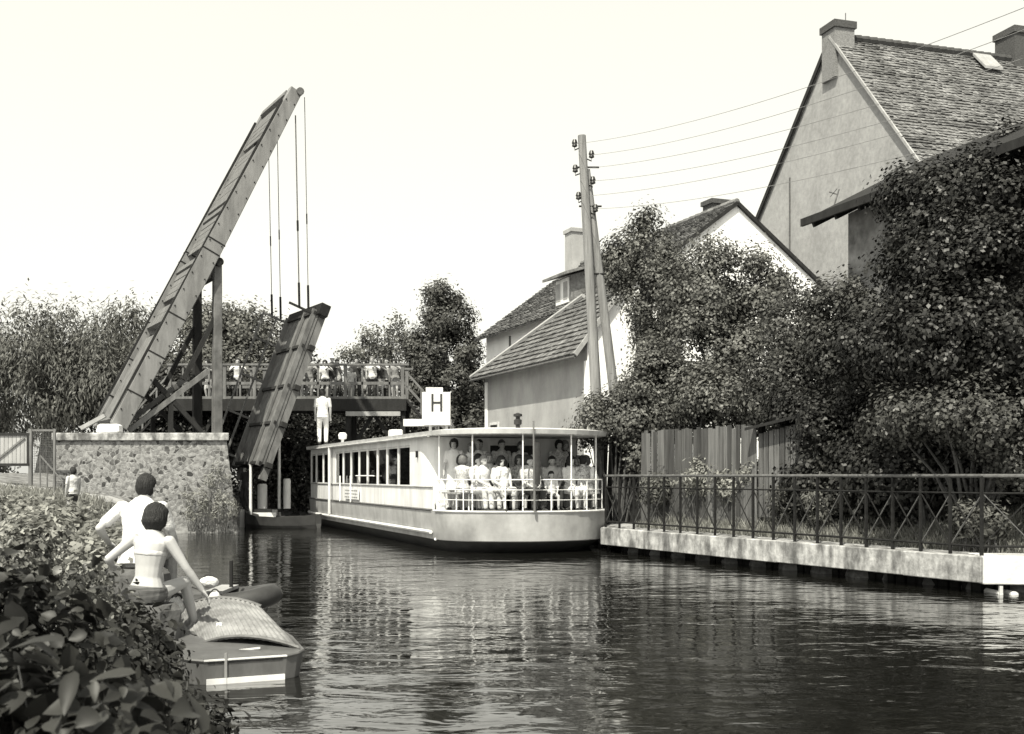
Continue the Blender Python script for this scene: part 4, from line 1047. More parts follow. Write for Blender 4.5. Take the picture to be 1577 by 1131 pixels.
# benches on the stern deck
def bench(label, s, y, L_, along, group='slatted benches on the stern deck'):
    c = S(s, y, .925); d_ = FWD if along else PORT; p_ = PORT if along else FWD
    t = thing('bench', label, 'bench', c, 0, group); sl = MB()
    for k_ in (-.14, 0, .14): sl.bar(c + d_ * -L_ / 2 + p_ * k_ + Vector((0, 0, .42)), c + d_ * L_ / 2 + p_ * k_ + Vector((0, 0, .42)), .11, .03)
    sl.build('seat', M['pale_timber'], t)
    for e in (-1, 1):
        for k_ in (-.15, .15): MB().tube([c + d_ * e * (L_ / 2 - .1) + p_ * k_, c + d_ * e * (L_ / 2 - .1) + p_ * k_ + Vector((0, 0, .41))], .018, 6).build('leg', M['white_metal'], t)
bench('slatted bench along the port side of the stern deck', -.3, 1.62, 1.1, True); bench('slatted bench across the middle of the stern deck', -.5, .44, 1.6, False); bench('slatted bench along the starboard side of the stern deck', -.6, -1.45, 1.2, True)
for s in (3.85, 7.05, 9.65): bench('slatted bench inside the windowed cabin', s, 1.4, 1.3, True, 'benches inside the cabin')

# ------------------------------------------------------------------ stop sign with H behind the boat
SD = 42.6; c = P(671, 640, SD)
t = thing('stop_sign', 'white stepped landing sign with black letter H beyond the boat roof', 'sign', (c.x, c.y, .5))
x0, x1, xa, xb = [P(q, 0, SD).x for q in (650, 693.5, 656, 682)]; zt_, zm, zb_ = [P(0, q, SD).z for q in (597, 604, 655)]
mb = MB(); mb.box(((x0 + x1) / 2, SD + .05, (zm + zb_) / 2), (x1 - x0, .1, zm - zb_)); mb.box(((xa + xb) / 2, SD + .03, (zt_ + zb_) / 2), (xb - xa, .14, zt_ - zb_)); mb.build('board', M['white_paint'], t)
hx0, hx1 = P(664.5, 0, SD).x, P(681, 0, SD).x; hz0, hz1 = P(0, 634, SD).z, P(0, 607, SD).z; lt = MB(); w_ = .075
lt.box((hx0 + w_ / 2, SD - .05, (hz0 + hz1) / 2), (w_, .02, hz1 - hz0)); lt.box((hx1 - w_ / 2, SD - .05, (hz0 + hz1) / 2), (w_, .02, hz1 - hz0)); lt.box(((hx0 + hx1) / 2, SD - .05, (hz0 + hz1) / 2), (hx1 - hx0 - 2 * w_, .02, w_)); lt.build('lettering', M['letter_black'], t)
for x in (x0 + .3, x1 - .15): MB().bar((x, SD + .16, .3), (x, SD + .16, zb_ + .4), .1, .1, (0, 1, 0)).build('post', M['white_paint'], t)
MB().box(((x0 + x1) / 2 - .35, SD + .5, zb_ - .05 + .16), (x1 - x0 + .75, .5, .26)).build('base_beam', M['white_paint'], t)

# ------------------------------------------------------------------ covered motor boat in the foreground
t = thing('covered_boat', 'moored motor boat under a ribbed pale canvas cover', 'motor boat', P(350, 1045, 9.9))
def arc(xa, ya, xm, ym, xb, yb, d0, d1, n=14):
    out = []
    for i in range(n + 1):
        f_ = i / n; x = (1 - f_) ** 2 * xa + 2 * f_ * (1 - f_) * xm + f_ ** 2 * xb; y = (1 - f_) ** 2 * ya + 2 * f_ * (1 - f_) * ym + f_ ** 2 * yb
        out.append(P(x, y, d0 + (d1 - d0) * f_))
    return out
near = arc(272, 1016, 345, 957, 464, 1001, 10.35, 10.1); far = arc(245, 955, 325, 902, 402, 936, 11.7, 11.5)
rings = []; nr = 40
for j in range(nr + 1):
    f_ = j / nr; bulge = math.sin(f_ * math.pi) * .03 + (.008 if j % 2 else 0)
    rings.append([near[i].lerp(far[i], f_) + Vector((0, 0, bulge * math.sin(math.pi * i / 14))) for i in range(15)])
# ribs run fore and aft: extra lift on every other station across
fine = []
for r_ in rings:
    q = []
    for i in range(14):
        for k_ in range(6):
            p = r_[i].lerp(r_[i + 1], k_ / 6); q.append(p + Vector((0, 0, .012 if (i * 6 + k_) % 4 < 2 else 0)))
    q.append(r_[14]); fine.append(q)
cv = MB(); cv.loft(fine, cap=False, closed=False); cvo = cv.build('canvas_cover', M['canvas'], t, smooth=False)
so_ = cvo.modifiers.new('thick', 'SOLIDIFY'); so_.thickness = .012
MB().tube([p + Vector((0, 0, .012)) for p in near], .018, 6).build('cover_hoop', M['iron'], cvo)
MB().tube([p + Vector((0, 0, .012)) for p in far], .02, 6).build('cover_hoop', M['iron'], cvo)
c = P(338, 972, 10.6); MB().box(c + Vector((0, 0, .05)), (.05, .04, .05)).build('fitting', M['white_metal'], cvo)
# hull lofted from transom to bow
tl, tr = P(288, 1038, 9.8), P(458, 1036, 9.8)
ax = ((far[0] + far[14]) / 2 - (near[0] + near[14]) / 2); ax.z = 0; ax.normalize(); px_ = Vector((ax.y, -ax.x, 0))
c0 = (tl + tr) / 2; c0.z = 0; hbm = (tr - tl).length / 2 + .08
rings = []; hull_top = []
for f_, w_, zt_ in ((-.16, .62, .19), (-.12, .8, .2), (-.04, .92, .21), (.5, .97, .25), (1.4, .86, .31), (2.3, .7, .37), (3.1, .42, .44), (3.6, .06, .5)):
    c = c0 + ax * f_; h_ = hbm * w_ * 1.02
    rings.append([c + px_ * (y * h_) + Vector((0, 0, z * (zt_ + .15) - .15)) for y, z in ((-1, 1), (-.94, .45), (-.7, .0), (.7, .0), (.94, .45), (1, 1), (.9, .99), (-.9, .99))])
hl = MB(); hl.loft(rings); hl.build('hull', M['boat_dark'], t)
MB().bar(rings[0][1] - ax * .012, rings[0][4] - ax * .012, .012, .09).build('transom_stripe', M['cream_paint'], t)
MB().tube([r_[5] + Vector((0, 0, .01)) for r_ in rings], .016, 6).build('gunwale', M['boat_dark'], t)
MB().tube([r_[0] + Vector((0, 0, .01)) for r_ in rings], .016, 6).build('gunwale', M['boat_dark'], t)
MB().bar(rings[0][0] + Vector((0, 0, .012)), rings[0][5] + Vector((0, 0, .012)), .025, .012).build('transom_cap', M['cream_paint'], t)
a = P(285, 1012, 9.6); b_ = P(440, 985, 9.75)
MB().bar(P(293, 1010, 10.0), P(401, 998, 10.0), .012, .016).build('seam_rail', M['white_paint'], t)
dk = MB(); dk.prism([rings[0][7], rings[0][6], near[14] + Vector((0, 0, -.06)), near[0] + Vector((0, 0, -.06))], (0, 0, -.03)); dk.build('stern_deck', M['boat_dark'], t)
c = P(348, 1045, 9.58); MB().bar(zv(c, -.05), zv(c, P(0, 1006, 9.58).z), .022, .02, (0, 1, 0)).build('rudder_post', M['thin_grey'], t)
# dark rubber dinghy beyond it
c = P(335, 915, 12.9); c = Vector((c.x, c.y, 0))
t = thing('rubber_dinghy', 'dark inflatable dinghy beside the seated woman', 'dinghy', c)
lp = []
for i in range(25):
    a = 2 * math.pi * i / 24; x = math.cos(a); y = math.sin(a); lp.append(c + Vector((x * .62, y * .42, .33 + .08 * max(0, x) ** 2)))
MB().tube(lp, .12, 10).build('tube', M['rubber'], t, smooth=True)
MB().box(c + Vector((0, 0, .2)), (1.0, .66, .05)).build('floor', M['rubber'], t)
MB().bar(c + Vector((.05, -.38, .46)), c + Vector((.05, .38, .46)), .2, .04).build('seat', M['pale_timber'], t)
c2 = c + Vector((.13, .1, .36)); o = MB(); o.tube([c2, c2 + Vector((0, 0, .42))], .022, 8); tag(o.build('paddle', M['dark_timber']), 'short dark paddle standing up in the inflatable dinghy', 'paddle')
def soft_bag(label, x, y, d_, r_, cat='bag', nm='bag', m_='white_cloth', h_=None):
    c = P(x, y, d_); o = MB(); o.sphere(c, r_, 14, 10); rg = random.Random(x)
    for i in range(len(o.v)): o.v[i] += Vector([rg.uniform(-1, 1) * k_ * .09 for k_ in r_])
    t = thing(nm, label, cat, (c.x, c.y, c.z - r_[2])); b0 = o.build('sack', M[m_], t, smooth=True)
    hd = MB(); hd.tube([c + Vector((math.cos(a) * r_[0] * .6, 0, r_[2] * .8 + math.sin(a) * r_[2] * .5)) for a in np.linspace(0, math.pi, 7)], .008, 5); hd.build('strap', M['dark_cloth'], t)
soft_bag('white beach bag lying on the dinghy beside the woman', 322, 897, 12.4, (.1, .08, .065)); soft_bag('small white bundle on the canvas cover', 331, 922, 11.9, (.065, .065, .075), 'bundle', 'bundle')
soft_bag('white rolled towel by the knees of the woman', 272, 934, 10.9, (.08, .07, .09), 'towel', 'towel')
# ------------------------------------------------------------------ house A: white gable, long tiled roof, annex
Wd = Vector((-.37, .929, 0)).normalized(); Gd = Vector((Wd.y, -Wd.x, 0)); HO = Vector((2.39, 36, 0))
def A(k, m, z): return HO + Gd * k + Wd * m + Vector((0, 0, z))
ha = thing('gabled_house', 'white gabled house with long tiled roof, dormer and side wing by the water', 'house', A(4.5, 6, .8))
RK, RZ = 5.5, 10.88; SL = .74; KE, KR = 1.5, 9.6
ze = RZ - SL * (RK - KE); zer = RZ - SL * (KR - RK); ML = 13.2
body = [A(KE, 0, .3), A(KR, 0, .3), A(KR, 0, zer - .1), A(RK, 0, RZ - .1), A(KE, 0, ze - .1)]
MB().prism(body, Wd * ML).build('wall', M['plaster_white'], ha)
e_ = .5
mb = MB(); tiled_plane(mb, A(KE - e_, ML + .2, ze - SL * e_), A(KE - e_, -.05, ze - SL * e_), A(RK, -.05, RZ), A(RK, ML + .2, RZ), 28, 70, .06, .012)
tiled_plane(mb, A(KR + .35, -.05, zer - SL * .35), A(KR + .35, ML + .2, zer - SL * .35), A(RK, ML + .2, RZ), A(RK, -.05, RZ), 20, 40, .04, .015)
rfa = mb.build('roof', M['tile'], ha)
mb = MB(); 
for i in range(32): 
    m0 = -.05 + (ML + .25) * i / 32; mb.tube([A(RK, m0, RZ + .03), A(RK, m0 + .46, RZ + .045)], [.11, .125], 8)
mb.build('ridge_tiles', M['tile'], rfa)
mb = MB()
mb.bar(A(RK, -.08, RZ - .02), A(KR + .35, -.08, zer - SL * .35 - .02), .06, .12); mb.bar(A(RK, -.08, RZ - .02), A(KE - e_, -.08, ze - SL * e_ - .02), .06, .12); mb.build('barge_board', M['dark_timber'], rfa)
for nm, (k, m, zt_, s_) in {'a': (5.4, 12.4, P(0, 362, 50).z, .8), 'b': (5.9, 1.9, RZ + .4, .7)}.items():
    mb = MB(); c = A(k, m, 0); Mz = Matrix((Gd, Wd, Vector((0, 0, 1)))).transposed()
    mb.box(zv(c, (RZ - 1 + zt_) / 2), (s_, s_ * .9, zt_ - RZ + 1), Mz); mb.box(zv(c, zt_ + .03), (s_ + .12, s_ * .9 + .12, .16), Mz)
    mb.build('chimney', M['plaster_mid'] if nm == 'a' else M['brick_dark'], ha)
# dormer
Mz = Matrix((Gd, Wd, Vector((0, 0, 1)))).transposed()
dk_, dm0, dm1 = 1.55, 4.6, 6.0; dz0 = RZ - SL * (RK - dk_) - .1; dz1 = dz0 + 1.1
dmr = MB(); poly = [A(dk_, dm0, dz0), A(dk_, dm0, dz1), A(dk_ + 2.3, dm0, dz1 + .75), A(dk_ + 2.3, dm0, dz0 + 1.6)]
dmr.prism(poly, Wd * (dm1 - dm0)); do = dmr.build('dormer', M['tile'], ha)
f0 = MB(); f0.box(A(dk_ - .03, (dm0 + dm1) / 2, (dz0 + dz1) / 2 + .05), (.05, dm1 - dm0 - .3, dz1 - dz0 - .2), Mz); wo = f0.build('window', M['white_paint'], do)
pn = MB()
for q in (-.32, .32): pn.box(A(dk_ - .062, (dm0 + dm1) / 2 + q, (dz0 + dz1) / 2 + .05), (.01, .36, .64), Mz)
pn.build('pane', M['plaster_grey'], wo)
rf = MB(); rf.prism([A(dk_ - .4, dm0 - .3, dz1 - .04), A(dk_ - .4, dm1 + .3, dz1 - .04), A(dk_ + 2.6, dm1 + .3, dz1 + .9), A(dk_ + 2.6, dm0 - .3, dz1 + .9)], (0, 0, .1)); rf.build('roof', M['tile'], do)
# gable windows and main wall window
for k, z, w_, h_ in ((4.3, 7.1, .8, 1.1), (6.7, 7.1, .8, 1.1), (3.2, 3.4, 1.0, 1.4), (7.4, 3.4, 1.0, 1.4)):
    q = MB(); q.box(A(k, -.03, z), (w_, .05, h_), Mz); wo = q.build('window', M['cream_paint'], ha); q = MB(); q.box(A(k, -.062, z), (w_ - .16, .012, h_ - .16), Mz); q.build('pane', M['porcelain'], wo)
q = MB(); q.box(A(KE - .03, 11.6, 6.2), (.05, 1.0, 1.1), Mz); wo = q.build('window', M['mid_timber'], ha); q = MB(); q.box(A(KE - .065, 11.6, 6.2), (.01, .8, .9), Mz); q.build('pane', M['porcelain'], wo)
q = MB(); q.bar(A(KE - .02, 10.4, ze - .5), A(KE - .02, 10.4, 1), .09, .09); q.build('drain_pipe', M['iron'], ha)
# annex
AK, AL, AZ = 0., 9.3, 5.55
zz = lambda k: AZ + 1.3 * (k + .5)
aw = MB(); aw.prism([A(AK, .02, .3), A(1.25, .02, .3), A(1.25, .02, zz(1.25) - .2), A(AK, .02, zz(0) - .16)], Wd * 2.9); aw.prism([A(AK, 2.92, .3), A(1.25, 2.92, .3), A(1.25, 2.92, AZ + .3), A(AK, 2.92, AZ + .3)], Wd * (AL - 2.92)); awo = aw.build('wing_wall', M['plaster_mid'], ha)
q = MB(); q.prism([A(-.004, -.012, .3), A(1.6, -.012, .3), A(1.6, -.012, zz(1.25) - .2), A(1.2, -.012, zz(1.2) - .22), A(-.004, -.012, zz(0) - .2)], Wd * .03); q.build('wing_gable', M['plaster_white'], ha)
mb = MB(); a, b_ = A(-.5, AL + .25, AZ), A(-.5, -.12, AZ); c, d_ = A(1.28, -.12, zz(1.28)), A(1.28, 3.0, zz(1.28))
tiled_plane(mb, a, b_, c, d_, 13, 34, .07, .014)
mb.add([a + Vector((0, 0, .02)), d_ + Vector((0, 0, .02)), A(1.28, AL + .25, AZ + .3)], [(0, 1, 2)])
ro = mb.build('wing_roof', M['tile'], ha)
MB().tube([a + Vector((0, 0, .06)), d_ + Vector((0, 0, .1))], .09, 6).build('hip_tiles', M['plaster_mid'], ro)
MB().bar(A(-.5, -.15, AZ), A(1.28, -.15, zz(1.28)), .06, .14).build('barge_board', M['pale_timber'], ro)
MB().tube([a + Vector((0, 0, -.06)), b_ + Vector((0, 0, -.06))], .05, 8).build('gutter', M['iron'], ro)
q = MB(); q.box(A(-.03, 8.2, 3.25), (.05, .9, 1.1), Mz); wo = q.build('window', M['cream_paint'], ha); q = MB(); q.box(A(-.062, 8.2, 3.25), (.01, .7, .9), Mz); q.build('pane', M['porcelain'], wo)
MB().box(A(.02, 9.15, 2.9), (.1, .26, 5.0), Mz).build('corner_pilaster', M['plaster_white'], ha)
MB().box(A(.02, .1, 2.9), (.1, .2, 5.0), Mz).build('corner_pilaster', M['plaster_white'], ha)

# ------------------------------------------------------------------ house B: tall grey gable
Ud = Vector((.297, -.955, 0)); Rd = Vector((.955, .297, 0)); BP = Vector((12.95, 46, 0))
EZ = 1.75 + .2337 * 46; PZ = 1.75 + .385 * 46; aR, aL = .1308 * 46, .148 * 46
def B(u, r_, z): return BP + Ud * u + Rd * r_ + Vector((0, 0, z))
hb = thing('tall_house', 'tall grey rendered gable house with dark tiled roof and two chimneys', 'house', B(0, 5, .8))
MB().prism([B(-aL, 0, .3), B(aR, 0, .3), B(aR, 0, EZ - .1), B(0, 0, PZ - .15), B(-aL, 0, EZ - .1)], Rd * 17).build('wall', M['plaster_grey'], hb)
mb = MB(); tiled_plane(mb, B(aR + .25, -.1, EZ - .3), B(aR + .25, 17, EZ - .3), B(0, 17, PZ), B(0, -.1, PZ), 48, 96, .055, .022)
tiled_plane(mb, B(-aL - .25, 17, EZ - .25), B(-aL - .25, -.1, EZ - .25), B(0, -.1, PZ), B(0, 17, PZ), 24, 34, .05, .03)
rb = mb.build('roof', M['tile_b'], hb)
mb = MB()
for i in range(44):
    m0 = .5 + 16.4 * i / 44; mb.tube([B(0, m0, PZ + .05), B(0, m0 + .42, PZ + .07)], [.17, .19], 8)
mb.build('ridge_tiles', M['ridge_tile'], rb)
mb = MB(); mb.bar(B(-aL - .25, -.12, EZ - .3), B(0, -.12, PZ), .06, .2); mb.build('barge_board', M['dark_timber'], rb)
mb = MB(); mb.bar(B(aR + .25, -.13, EZ - .26), B(0, -.13, PZ + .02), .07, .1); mb.build('verge_mortar', M['plaster_grey'], rb)
def chim(u, r_, z0, z1, wu, wr, m_, hbp):
    Mb_ = Matrix((Ud, Rd, Vector((0, 0, 1)))).transposed(); q = MB(); c = B(u, r_, 0)
    q.box(zv(c, (z0 + z1) / 2), (wu, wr, z1 - z0), Mb_); o = q.build('chimney', m_, hbp)
    q = MB(); q.box(zv(c, z1 - .14), (wu + .14, wr + .14, .28), Mb_); q.build('chimney_cap', M['brick_dark'], o); return o
ch = chim(-.05, .3, PZ - 1.7, P(0, 37, 46).z, .95, .9, M['brick_chimney'], hb)
MB().tube([B(-.2, .75, PZ + .3), B(-.2, .75, P(0, 14, 46).z)], .02, 6).build('lightning_rod', M['iron'], ch)
c2 = P(1568, 60, 48); chim(-.25, 9.2, PZ - 1.2, P(0, 50, 49).z, 1.2, 1.1, M['brick_dark'], hb)
MB().prism([B(1.0, 6.6, PZ - .98 + .12), B(1.0, 7.5, PZ - .98 + .12), B(.25, 7.5, PZ - .2 + .12), B(.25, 6.6, PZ - .2 + .12)], (0, 0, .12)).build('skylight', M['pale_timber'], rb)
MB().bar(B(-3.2, -.03, 4), B(-3.2, -.03, EZ + 2.1), .05, .05, Rd).build('lightning_wire', M['iron'], hb)
# TV aerial before the gable belongs to the small building
# ------------------------------------------------------------------ building C: small dark house under a wide eave
Cd = Vector((-.331, .944, 0)).normalized(); Cg = Vector((Cd.y, -Cd.x, 0)); CE = P(1240, 347, 24.4); CO = Vector((CE.x, CE.y, 0))
ze_c = CE.z
def C(g, m, z): return CO + Cg * g - Cd * m + Vector((0, 0, z))
hc_ = thing('small_house', 'small dark house with broad overhanging eave at the right, half hidden by leaves', 'house', C(3, 5, 1.2))
MB().prism([C(.55, .75, .5), C(5.4, .75, .5), C(5.4, .75, ze_c + .45), C(3, .75, ze_c + 1.3), C(.55, .75, ze_c + .12)], -Cd * 9.5).build('wall', M['plaster_shaded'], hc_)  # shade under the eave is put into the darker wall colour
mb = MB(); mb.prism([C(-.05, 0, ze_c), C(3, 0, ze_c + 1.55), C(3, 11, ze_c + 1.55), C(-.05, 11, ze_c)], (0, 0, .1)); mb.prism([C(6, 0, ze_c), C(3.003, 0, ze_c + 1.55), C(3.003, 11, ze_c + 1.55), C(6, 11, ze_c)], (0, 0, .1)); ro = mb.build('roof', M['dark_timber'], hc_)
mb = MB(); mb.bar(C(-.09, 0, ze_c + .04), C(-.09, 11, ze_c + .04), .06, .16); mb.build('fascia', M['dark_timber'], ro)
for i in range(14): MB().bar(C(0, .3 + i * .78, ze_c - .05), C(.7, .3 + i * .78, ze_c + .3), .08, .12).build('rafter', M['dark_timber'], ro)
for m_, z in ((2.6, ze_c - 1.5), (5.4, ze_c - 1.5)):
    q = MB(); q.box(C(.53, m_, z), (.06, .9, 1.2), Matrix((Cg, Cd, Vector((0, 0, 1)))).transposed()); wo = q.build('window', M['mid_timber'], hc_); q = MB(); q.box(C(.49, m_, z), (.02, .7, 1.0), Matrix((Cg, Cd, Vector((0, 0, 1)))).transposed()); q.build('pane', M['porcelain'], wo)
ca = P(1284, 318, 24.6); q = MB(); q.tube([ca, P(1292, 292, 24.6)], .018, 6); q.bar(P(1277, 296, 24.6), P(1290, 300, 24.6), .02, .02); q.bar(P(1279, 303, 24.6), P(1289, 291, 24.6), .02, .02); q.build('aerial', M['iron'], ro)

# ------------------------------------------------------------------ utility pole and wires
pd = 30.; pb_ = P(934, 0, pd); pt_ = P(896, 209, pd)
up_ = thing('utility_pole', 'leaning wooden utility pole with a strut and dark insulators', 'utility pole', (pb_.x, pd, gz(pb_.x, pd)))
q = MB(); q.tube([(pb_.x, pd, gz(pb_.x, pd) - .3), pt_], [.17, .105], 12); q.build('pole', M['pole_wood'], up_, smooth=True)
q = MB(); s0 = P(962, 620, pd + .2); s1 = P(903, 262, pd + .16); q.tube([(s0.x + .15, pd + .2, gz(s0.x, pd)), s1], [.15, .1], 10); q.build('strut', M['pole_wood'], up_, smooth=True)
for y in (258, 318, 422): 
    c = P(897 + (y - 209) * .065 + (5 if y > 250 else 0), y, pd + .08); MB().tube([c - Vector((.3, 0, 0)), c + Vector((.3, 0, 0))], .025, 6).build('bolt', M['black_iron'], up_)
ins = []
for x, y, s in ((885, 222, -1), (911, 239, 1), (886, 261, -1), (913, 279, 1), (891, 303, -1), (917, 322, 1)):
    c = P(x, y, pd); ax_ = P(897 + (y - 209) * .062, y + 4, pd)
    br_ = MB(); br_.tube([ax_, c + Vector((0, 0, -.16)), c + Vector((0, 0, -.04))], .018, 6); bo = br_.build('bracket', M['black_iron'], up_)
    iz = MB(); iz.lathe(c + Vector((0, 0, -.08)), [(.04, 0), (.075, .02), (.06, .08), (.08, .1), (.05, .19), (.03, .2)], 12); iz.build('insulator', M['porcelain'], bo, smooth=True); ins.append(c)
ends = [(1600, 3, 14.), (1640, 22, 14.), (1660, 62, 14.), (1690, 86, 14.), (1700, 110, 14.), (1720, 150, 14.)]
wl = ['topmost overhead wire crossing above the tall house', 'second overhead wire from the top, across the grey gable', 'third overhead wire from the top, across the grey gable', 'third overhead wire from the bottom, across the grey gable', 'second lowest overhead wire across the grey gable', 'lowest overhead wire across the grey gable']
for (x, y, d_), c, lb in zip(ends, ins, wl):
    e = P(x, y, d_); pts = []
    for i in range(29):
        f_ = i / 28; p = c.lerp(e, f_); p.z -= 4 * .28 * f_ * (1 - f_); pts.append(p)
    q = MB(); q.tube(pts, .005, 5); tag(q.build('overhead_wire', M['thin_grey'], base=c), lb, 'wire', 'wires strung from the utility pole')

# ------------------------------------------------------------------ trees on the right bank
def blob(x, y, d, rx, ry, rz): return (tuple(P(x, y, d)), (rx, ry, rz))
def gbase(x, d): 
    c = P(x, 0, d); return (c.x, c.y, gz(c.x, c.y) - .1)
G_ = 'bushy trees and shrubs on the right bank'
tree('leafy_tree', 'bushy tree with a pointed top spike right of the utility pole', 'tree', gbase(985, 33), [blob(990, 400, 33, .95, .9, 1.1), blob(1005, 480, 32.5, .75, .8, 1.3), blob(1030, 470, 33, .9, .9, 1.4), blob(992, 342, 33, .22, .22, .42), blob(1040, 420, 33, .7, .7, .9), blob(950, 395, 33, .3, .4, .4), blob(955, 440, 33, .3, .4, .35)], M['leaf_mid'], M['bark'], 90, 260, .2, .095, .068, group=G_, seed=3)
tree('leafy_tree', 'broad sunlit tree in front of the white gable', 'tree', gbase(1110, 30), [blob(1105, 450, 30, 1.25, 1.1, 1.2), blob(1080, 545, 29.6, 1.5, 1.1, 1.5), blob(1165, 480, 30, .9, .9, 1.1), blob(1150, 560, 29.4, 1.3, 1.0, 1.2), blob(1100, 385, 30, .42, .5, .45), blob(1050, 440, 30, .6, .7, .8), blob(1160, 405, 30, .4, .4, .3), blob(1190, 425, 30, .35, .4, .3)], M['leaf_mid'], M['bark'], 125, 300, .22, .095, .068, group=G_, seed=5)
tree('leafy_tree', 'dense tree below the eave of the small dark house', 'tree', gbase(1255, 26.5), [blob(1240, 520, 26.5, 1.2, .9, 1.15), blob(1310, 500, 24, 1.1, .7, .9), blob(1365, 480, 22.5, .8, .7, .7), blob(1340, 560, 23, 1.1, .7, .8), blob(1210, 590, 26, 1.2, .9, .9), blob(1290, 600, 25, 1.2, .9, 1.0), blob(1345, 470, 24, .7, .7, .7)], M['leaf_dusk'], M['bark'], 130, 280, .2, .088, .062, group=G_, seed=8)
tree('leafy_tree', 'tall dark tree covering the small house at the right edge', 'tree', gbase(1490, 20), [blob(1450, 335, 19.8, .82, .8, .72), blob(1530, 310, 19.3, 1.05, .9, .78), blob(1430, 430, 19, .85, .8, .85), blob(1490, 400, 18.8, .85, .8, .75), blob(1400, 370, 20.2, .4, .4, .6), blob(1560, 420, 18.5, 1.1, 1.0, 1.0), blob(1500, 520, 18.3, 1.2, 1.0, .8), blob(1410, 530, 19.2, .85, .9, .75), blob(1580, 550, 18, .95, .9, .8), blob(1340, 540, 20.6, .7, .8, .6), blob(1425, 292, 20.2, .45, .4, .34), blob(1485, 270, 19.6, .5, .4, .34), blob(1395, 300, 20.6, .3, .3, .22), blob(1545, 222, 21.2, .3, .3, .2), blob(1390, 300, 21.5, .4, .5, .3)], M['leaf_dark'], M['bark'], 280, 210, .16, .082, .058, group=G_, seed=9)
tree('leafy_shrub', 'sunlit low shrub hanging over the railing at the right edge', 'shrub', gbase(1500, 18.8), [blob(1480, 635, 17.9, .95, .8, .42), blob(1555, 640, 17.7, .85, .7, .65), blob(1390, 640, 18.5, .6, .7, .36), blob(1570, 705, 17.8, .4, .4, .4)], M['leaf_dusk'], M['bark'], 120, 190, .14, .075, .05, group=G_, seed=12, stem='stem', trunk_r=.05)
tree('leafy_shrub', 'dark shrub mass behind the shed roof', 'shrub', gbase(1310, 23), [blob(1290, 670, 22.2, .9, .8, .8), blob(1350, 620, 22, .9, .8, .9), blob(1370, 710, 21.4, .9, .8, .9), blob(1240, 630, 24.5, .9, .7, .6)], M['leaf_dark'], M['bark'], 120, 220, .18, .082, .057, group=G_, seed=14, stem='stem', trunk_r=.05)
tree('leafy_shrub', 'thick shrub overhanging the plank fence', 'shrub', gbase(1080, 28), [blob(1040, 610, 28.5, 1.2, .8, .8), blob(1120, 615, 27.5, 1.2, .8, .7), blob(1000, 590, 29, .7, .8, .9), blob(1185, 620, 26.2, .7, .7, .5)], M['leaf_mid'], M['bark'], 115, 260, .19, .088, .06, group=G_, seed=15, stem='stem', trunk_r=.05)
tree('leafy_shrub', 'creeper shrub at the foot of the utility pole beside the boat roof', 'shrub', gbase(950, 29), [blob(955, 640, 29, .8, .7, .65), blob(912, 650, 29, .38, .5, .6), blob(985, 645, 28.7, .7, .6, .6), blob(980, 700, 28.3, .25, .3, .5)], M['leaf_mid'], M['bark'], 85, 230, .17, .084, .056, group=G_, seed=16, stem='stem', trunk_r=.05)
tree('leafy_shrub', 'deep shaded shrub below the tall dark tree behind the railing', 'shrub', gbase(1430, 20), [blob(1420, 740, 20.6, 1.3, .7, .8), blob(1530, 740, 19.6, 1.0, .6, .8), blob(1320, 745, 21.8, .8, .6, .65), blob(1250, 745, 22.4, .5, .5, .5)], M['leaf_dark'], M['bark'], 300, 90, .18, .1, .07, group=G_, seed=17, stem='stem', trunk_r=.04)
for i, (x, y, d_, r_) in enumerate(((1075, 735, 25.3, .5), (1130, 745, 24.5, .45), (1215, 770, 22.8, .45), (1010, 755, 26.3, .4), (1270, 775, 21.7, .4), (1490, 800, 17.9, .22), (1530, 805, 17.6, .2), (1170, 730, 24, .35))):
    tree('weed_clump', ['weeds under the middle of the plank fence', 'weeds at the right part of the plank fence', 'weeds behind the railing below the shed', 'weeds behind the railing near the boat stern', 'weeds left of the dark shaded shrub', 'small leafy weed behind the last straight railing panel', 'small leafy weed beyond the railing corner', 'weeds at the fence end beside the shed'][i], 'weeds', gbase(x, d_), [blob(x, y, d_, r_, r_ * .7, r_ * .8)], M['leaf_pale' if i in (0, 1, 7) else 'weed_dim'], M['bark'], 40, 36, .1, .11, .04, group='weeds behind the quay railing', seed=30 + i, stem='stem', trunk_r=.012)

# ------------------------------------------------------------------ far trees
GF = 'trees beyond the canal'
tree('willow_tree', 'large hanging willow at the far left', 'tree', gbase(70, 50), [blob(40, 545, 50, 2.2, 2, 1.8), blob(110, 530, 51, 2.0, 2, 1.4), blob(165, 562, 50, 1.8, 1.8, 1.8), blob(60, 590, 49, 2.6, 2, 2.0), blob(150, 600, 49, 2.3, 2, 1.8), blob(-20, 585, 50, 2, 2, 2.6)], M['leaf_willow'], M['bark'], 200, 190, .3, .26, .07, willow=True, group=GF, seed=40, trunk_r=.4, sz=1.7)
tree('willow_tree', 'smaller willow between the far left willow and the lifting beam', 'tree', gbase(215, 54), [blob(205, 520, 54, 1.4, 1.4, 1.6), blob(235, 590, 53, 1.8, 1.5, 1.8), blob(190, 600, 53, 1.6, 1.5, 1.6)], M['leaf_willow'], M['bark'], 100, 190, .3, .26, .07, willow=True, group=GF, seed=41, trunk_r=.3, sz=1.7)
tree('leafy_tree', 'pale leafy tree behind the gantry posts', 'tree', gbase(340, 55), [blob(320, 500, 55, 1.7, 1.5, 1.1), blob(375, 510, 55, 1.5, 1.5, .9), blob(300, 560, 54, 1.8, 1.5, 1.6), blob(370, 570, 54, 1.9, 1.5, 1.6), blob(425, 520, 55, .9, .9, .8)], M['leaf_far'], M['bark'], 100, 260, .36, .17, .12, group=GF, seed=42, trunk_r=.3)
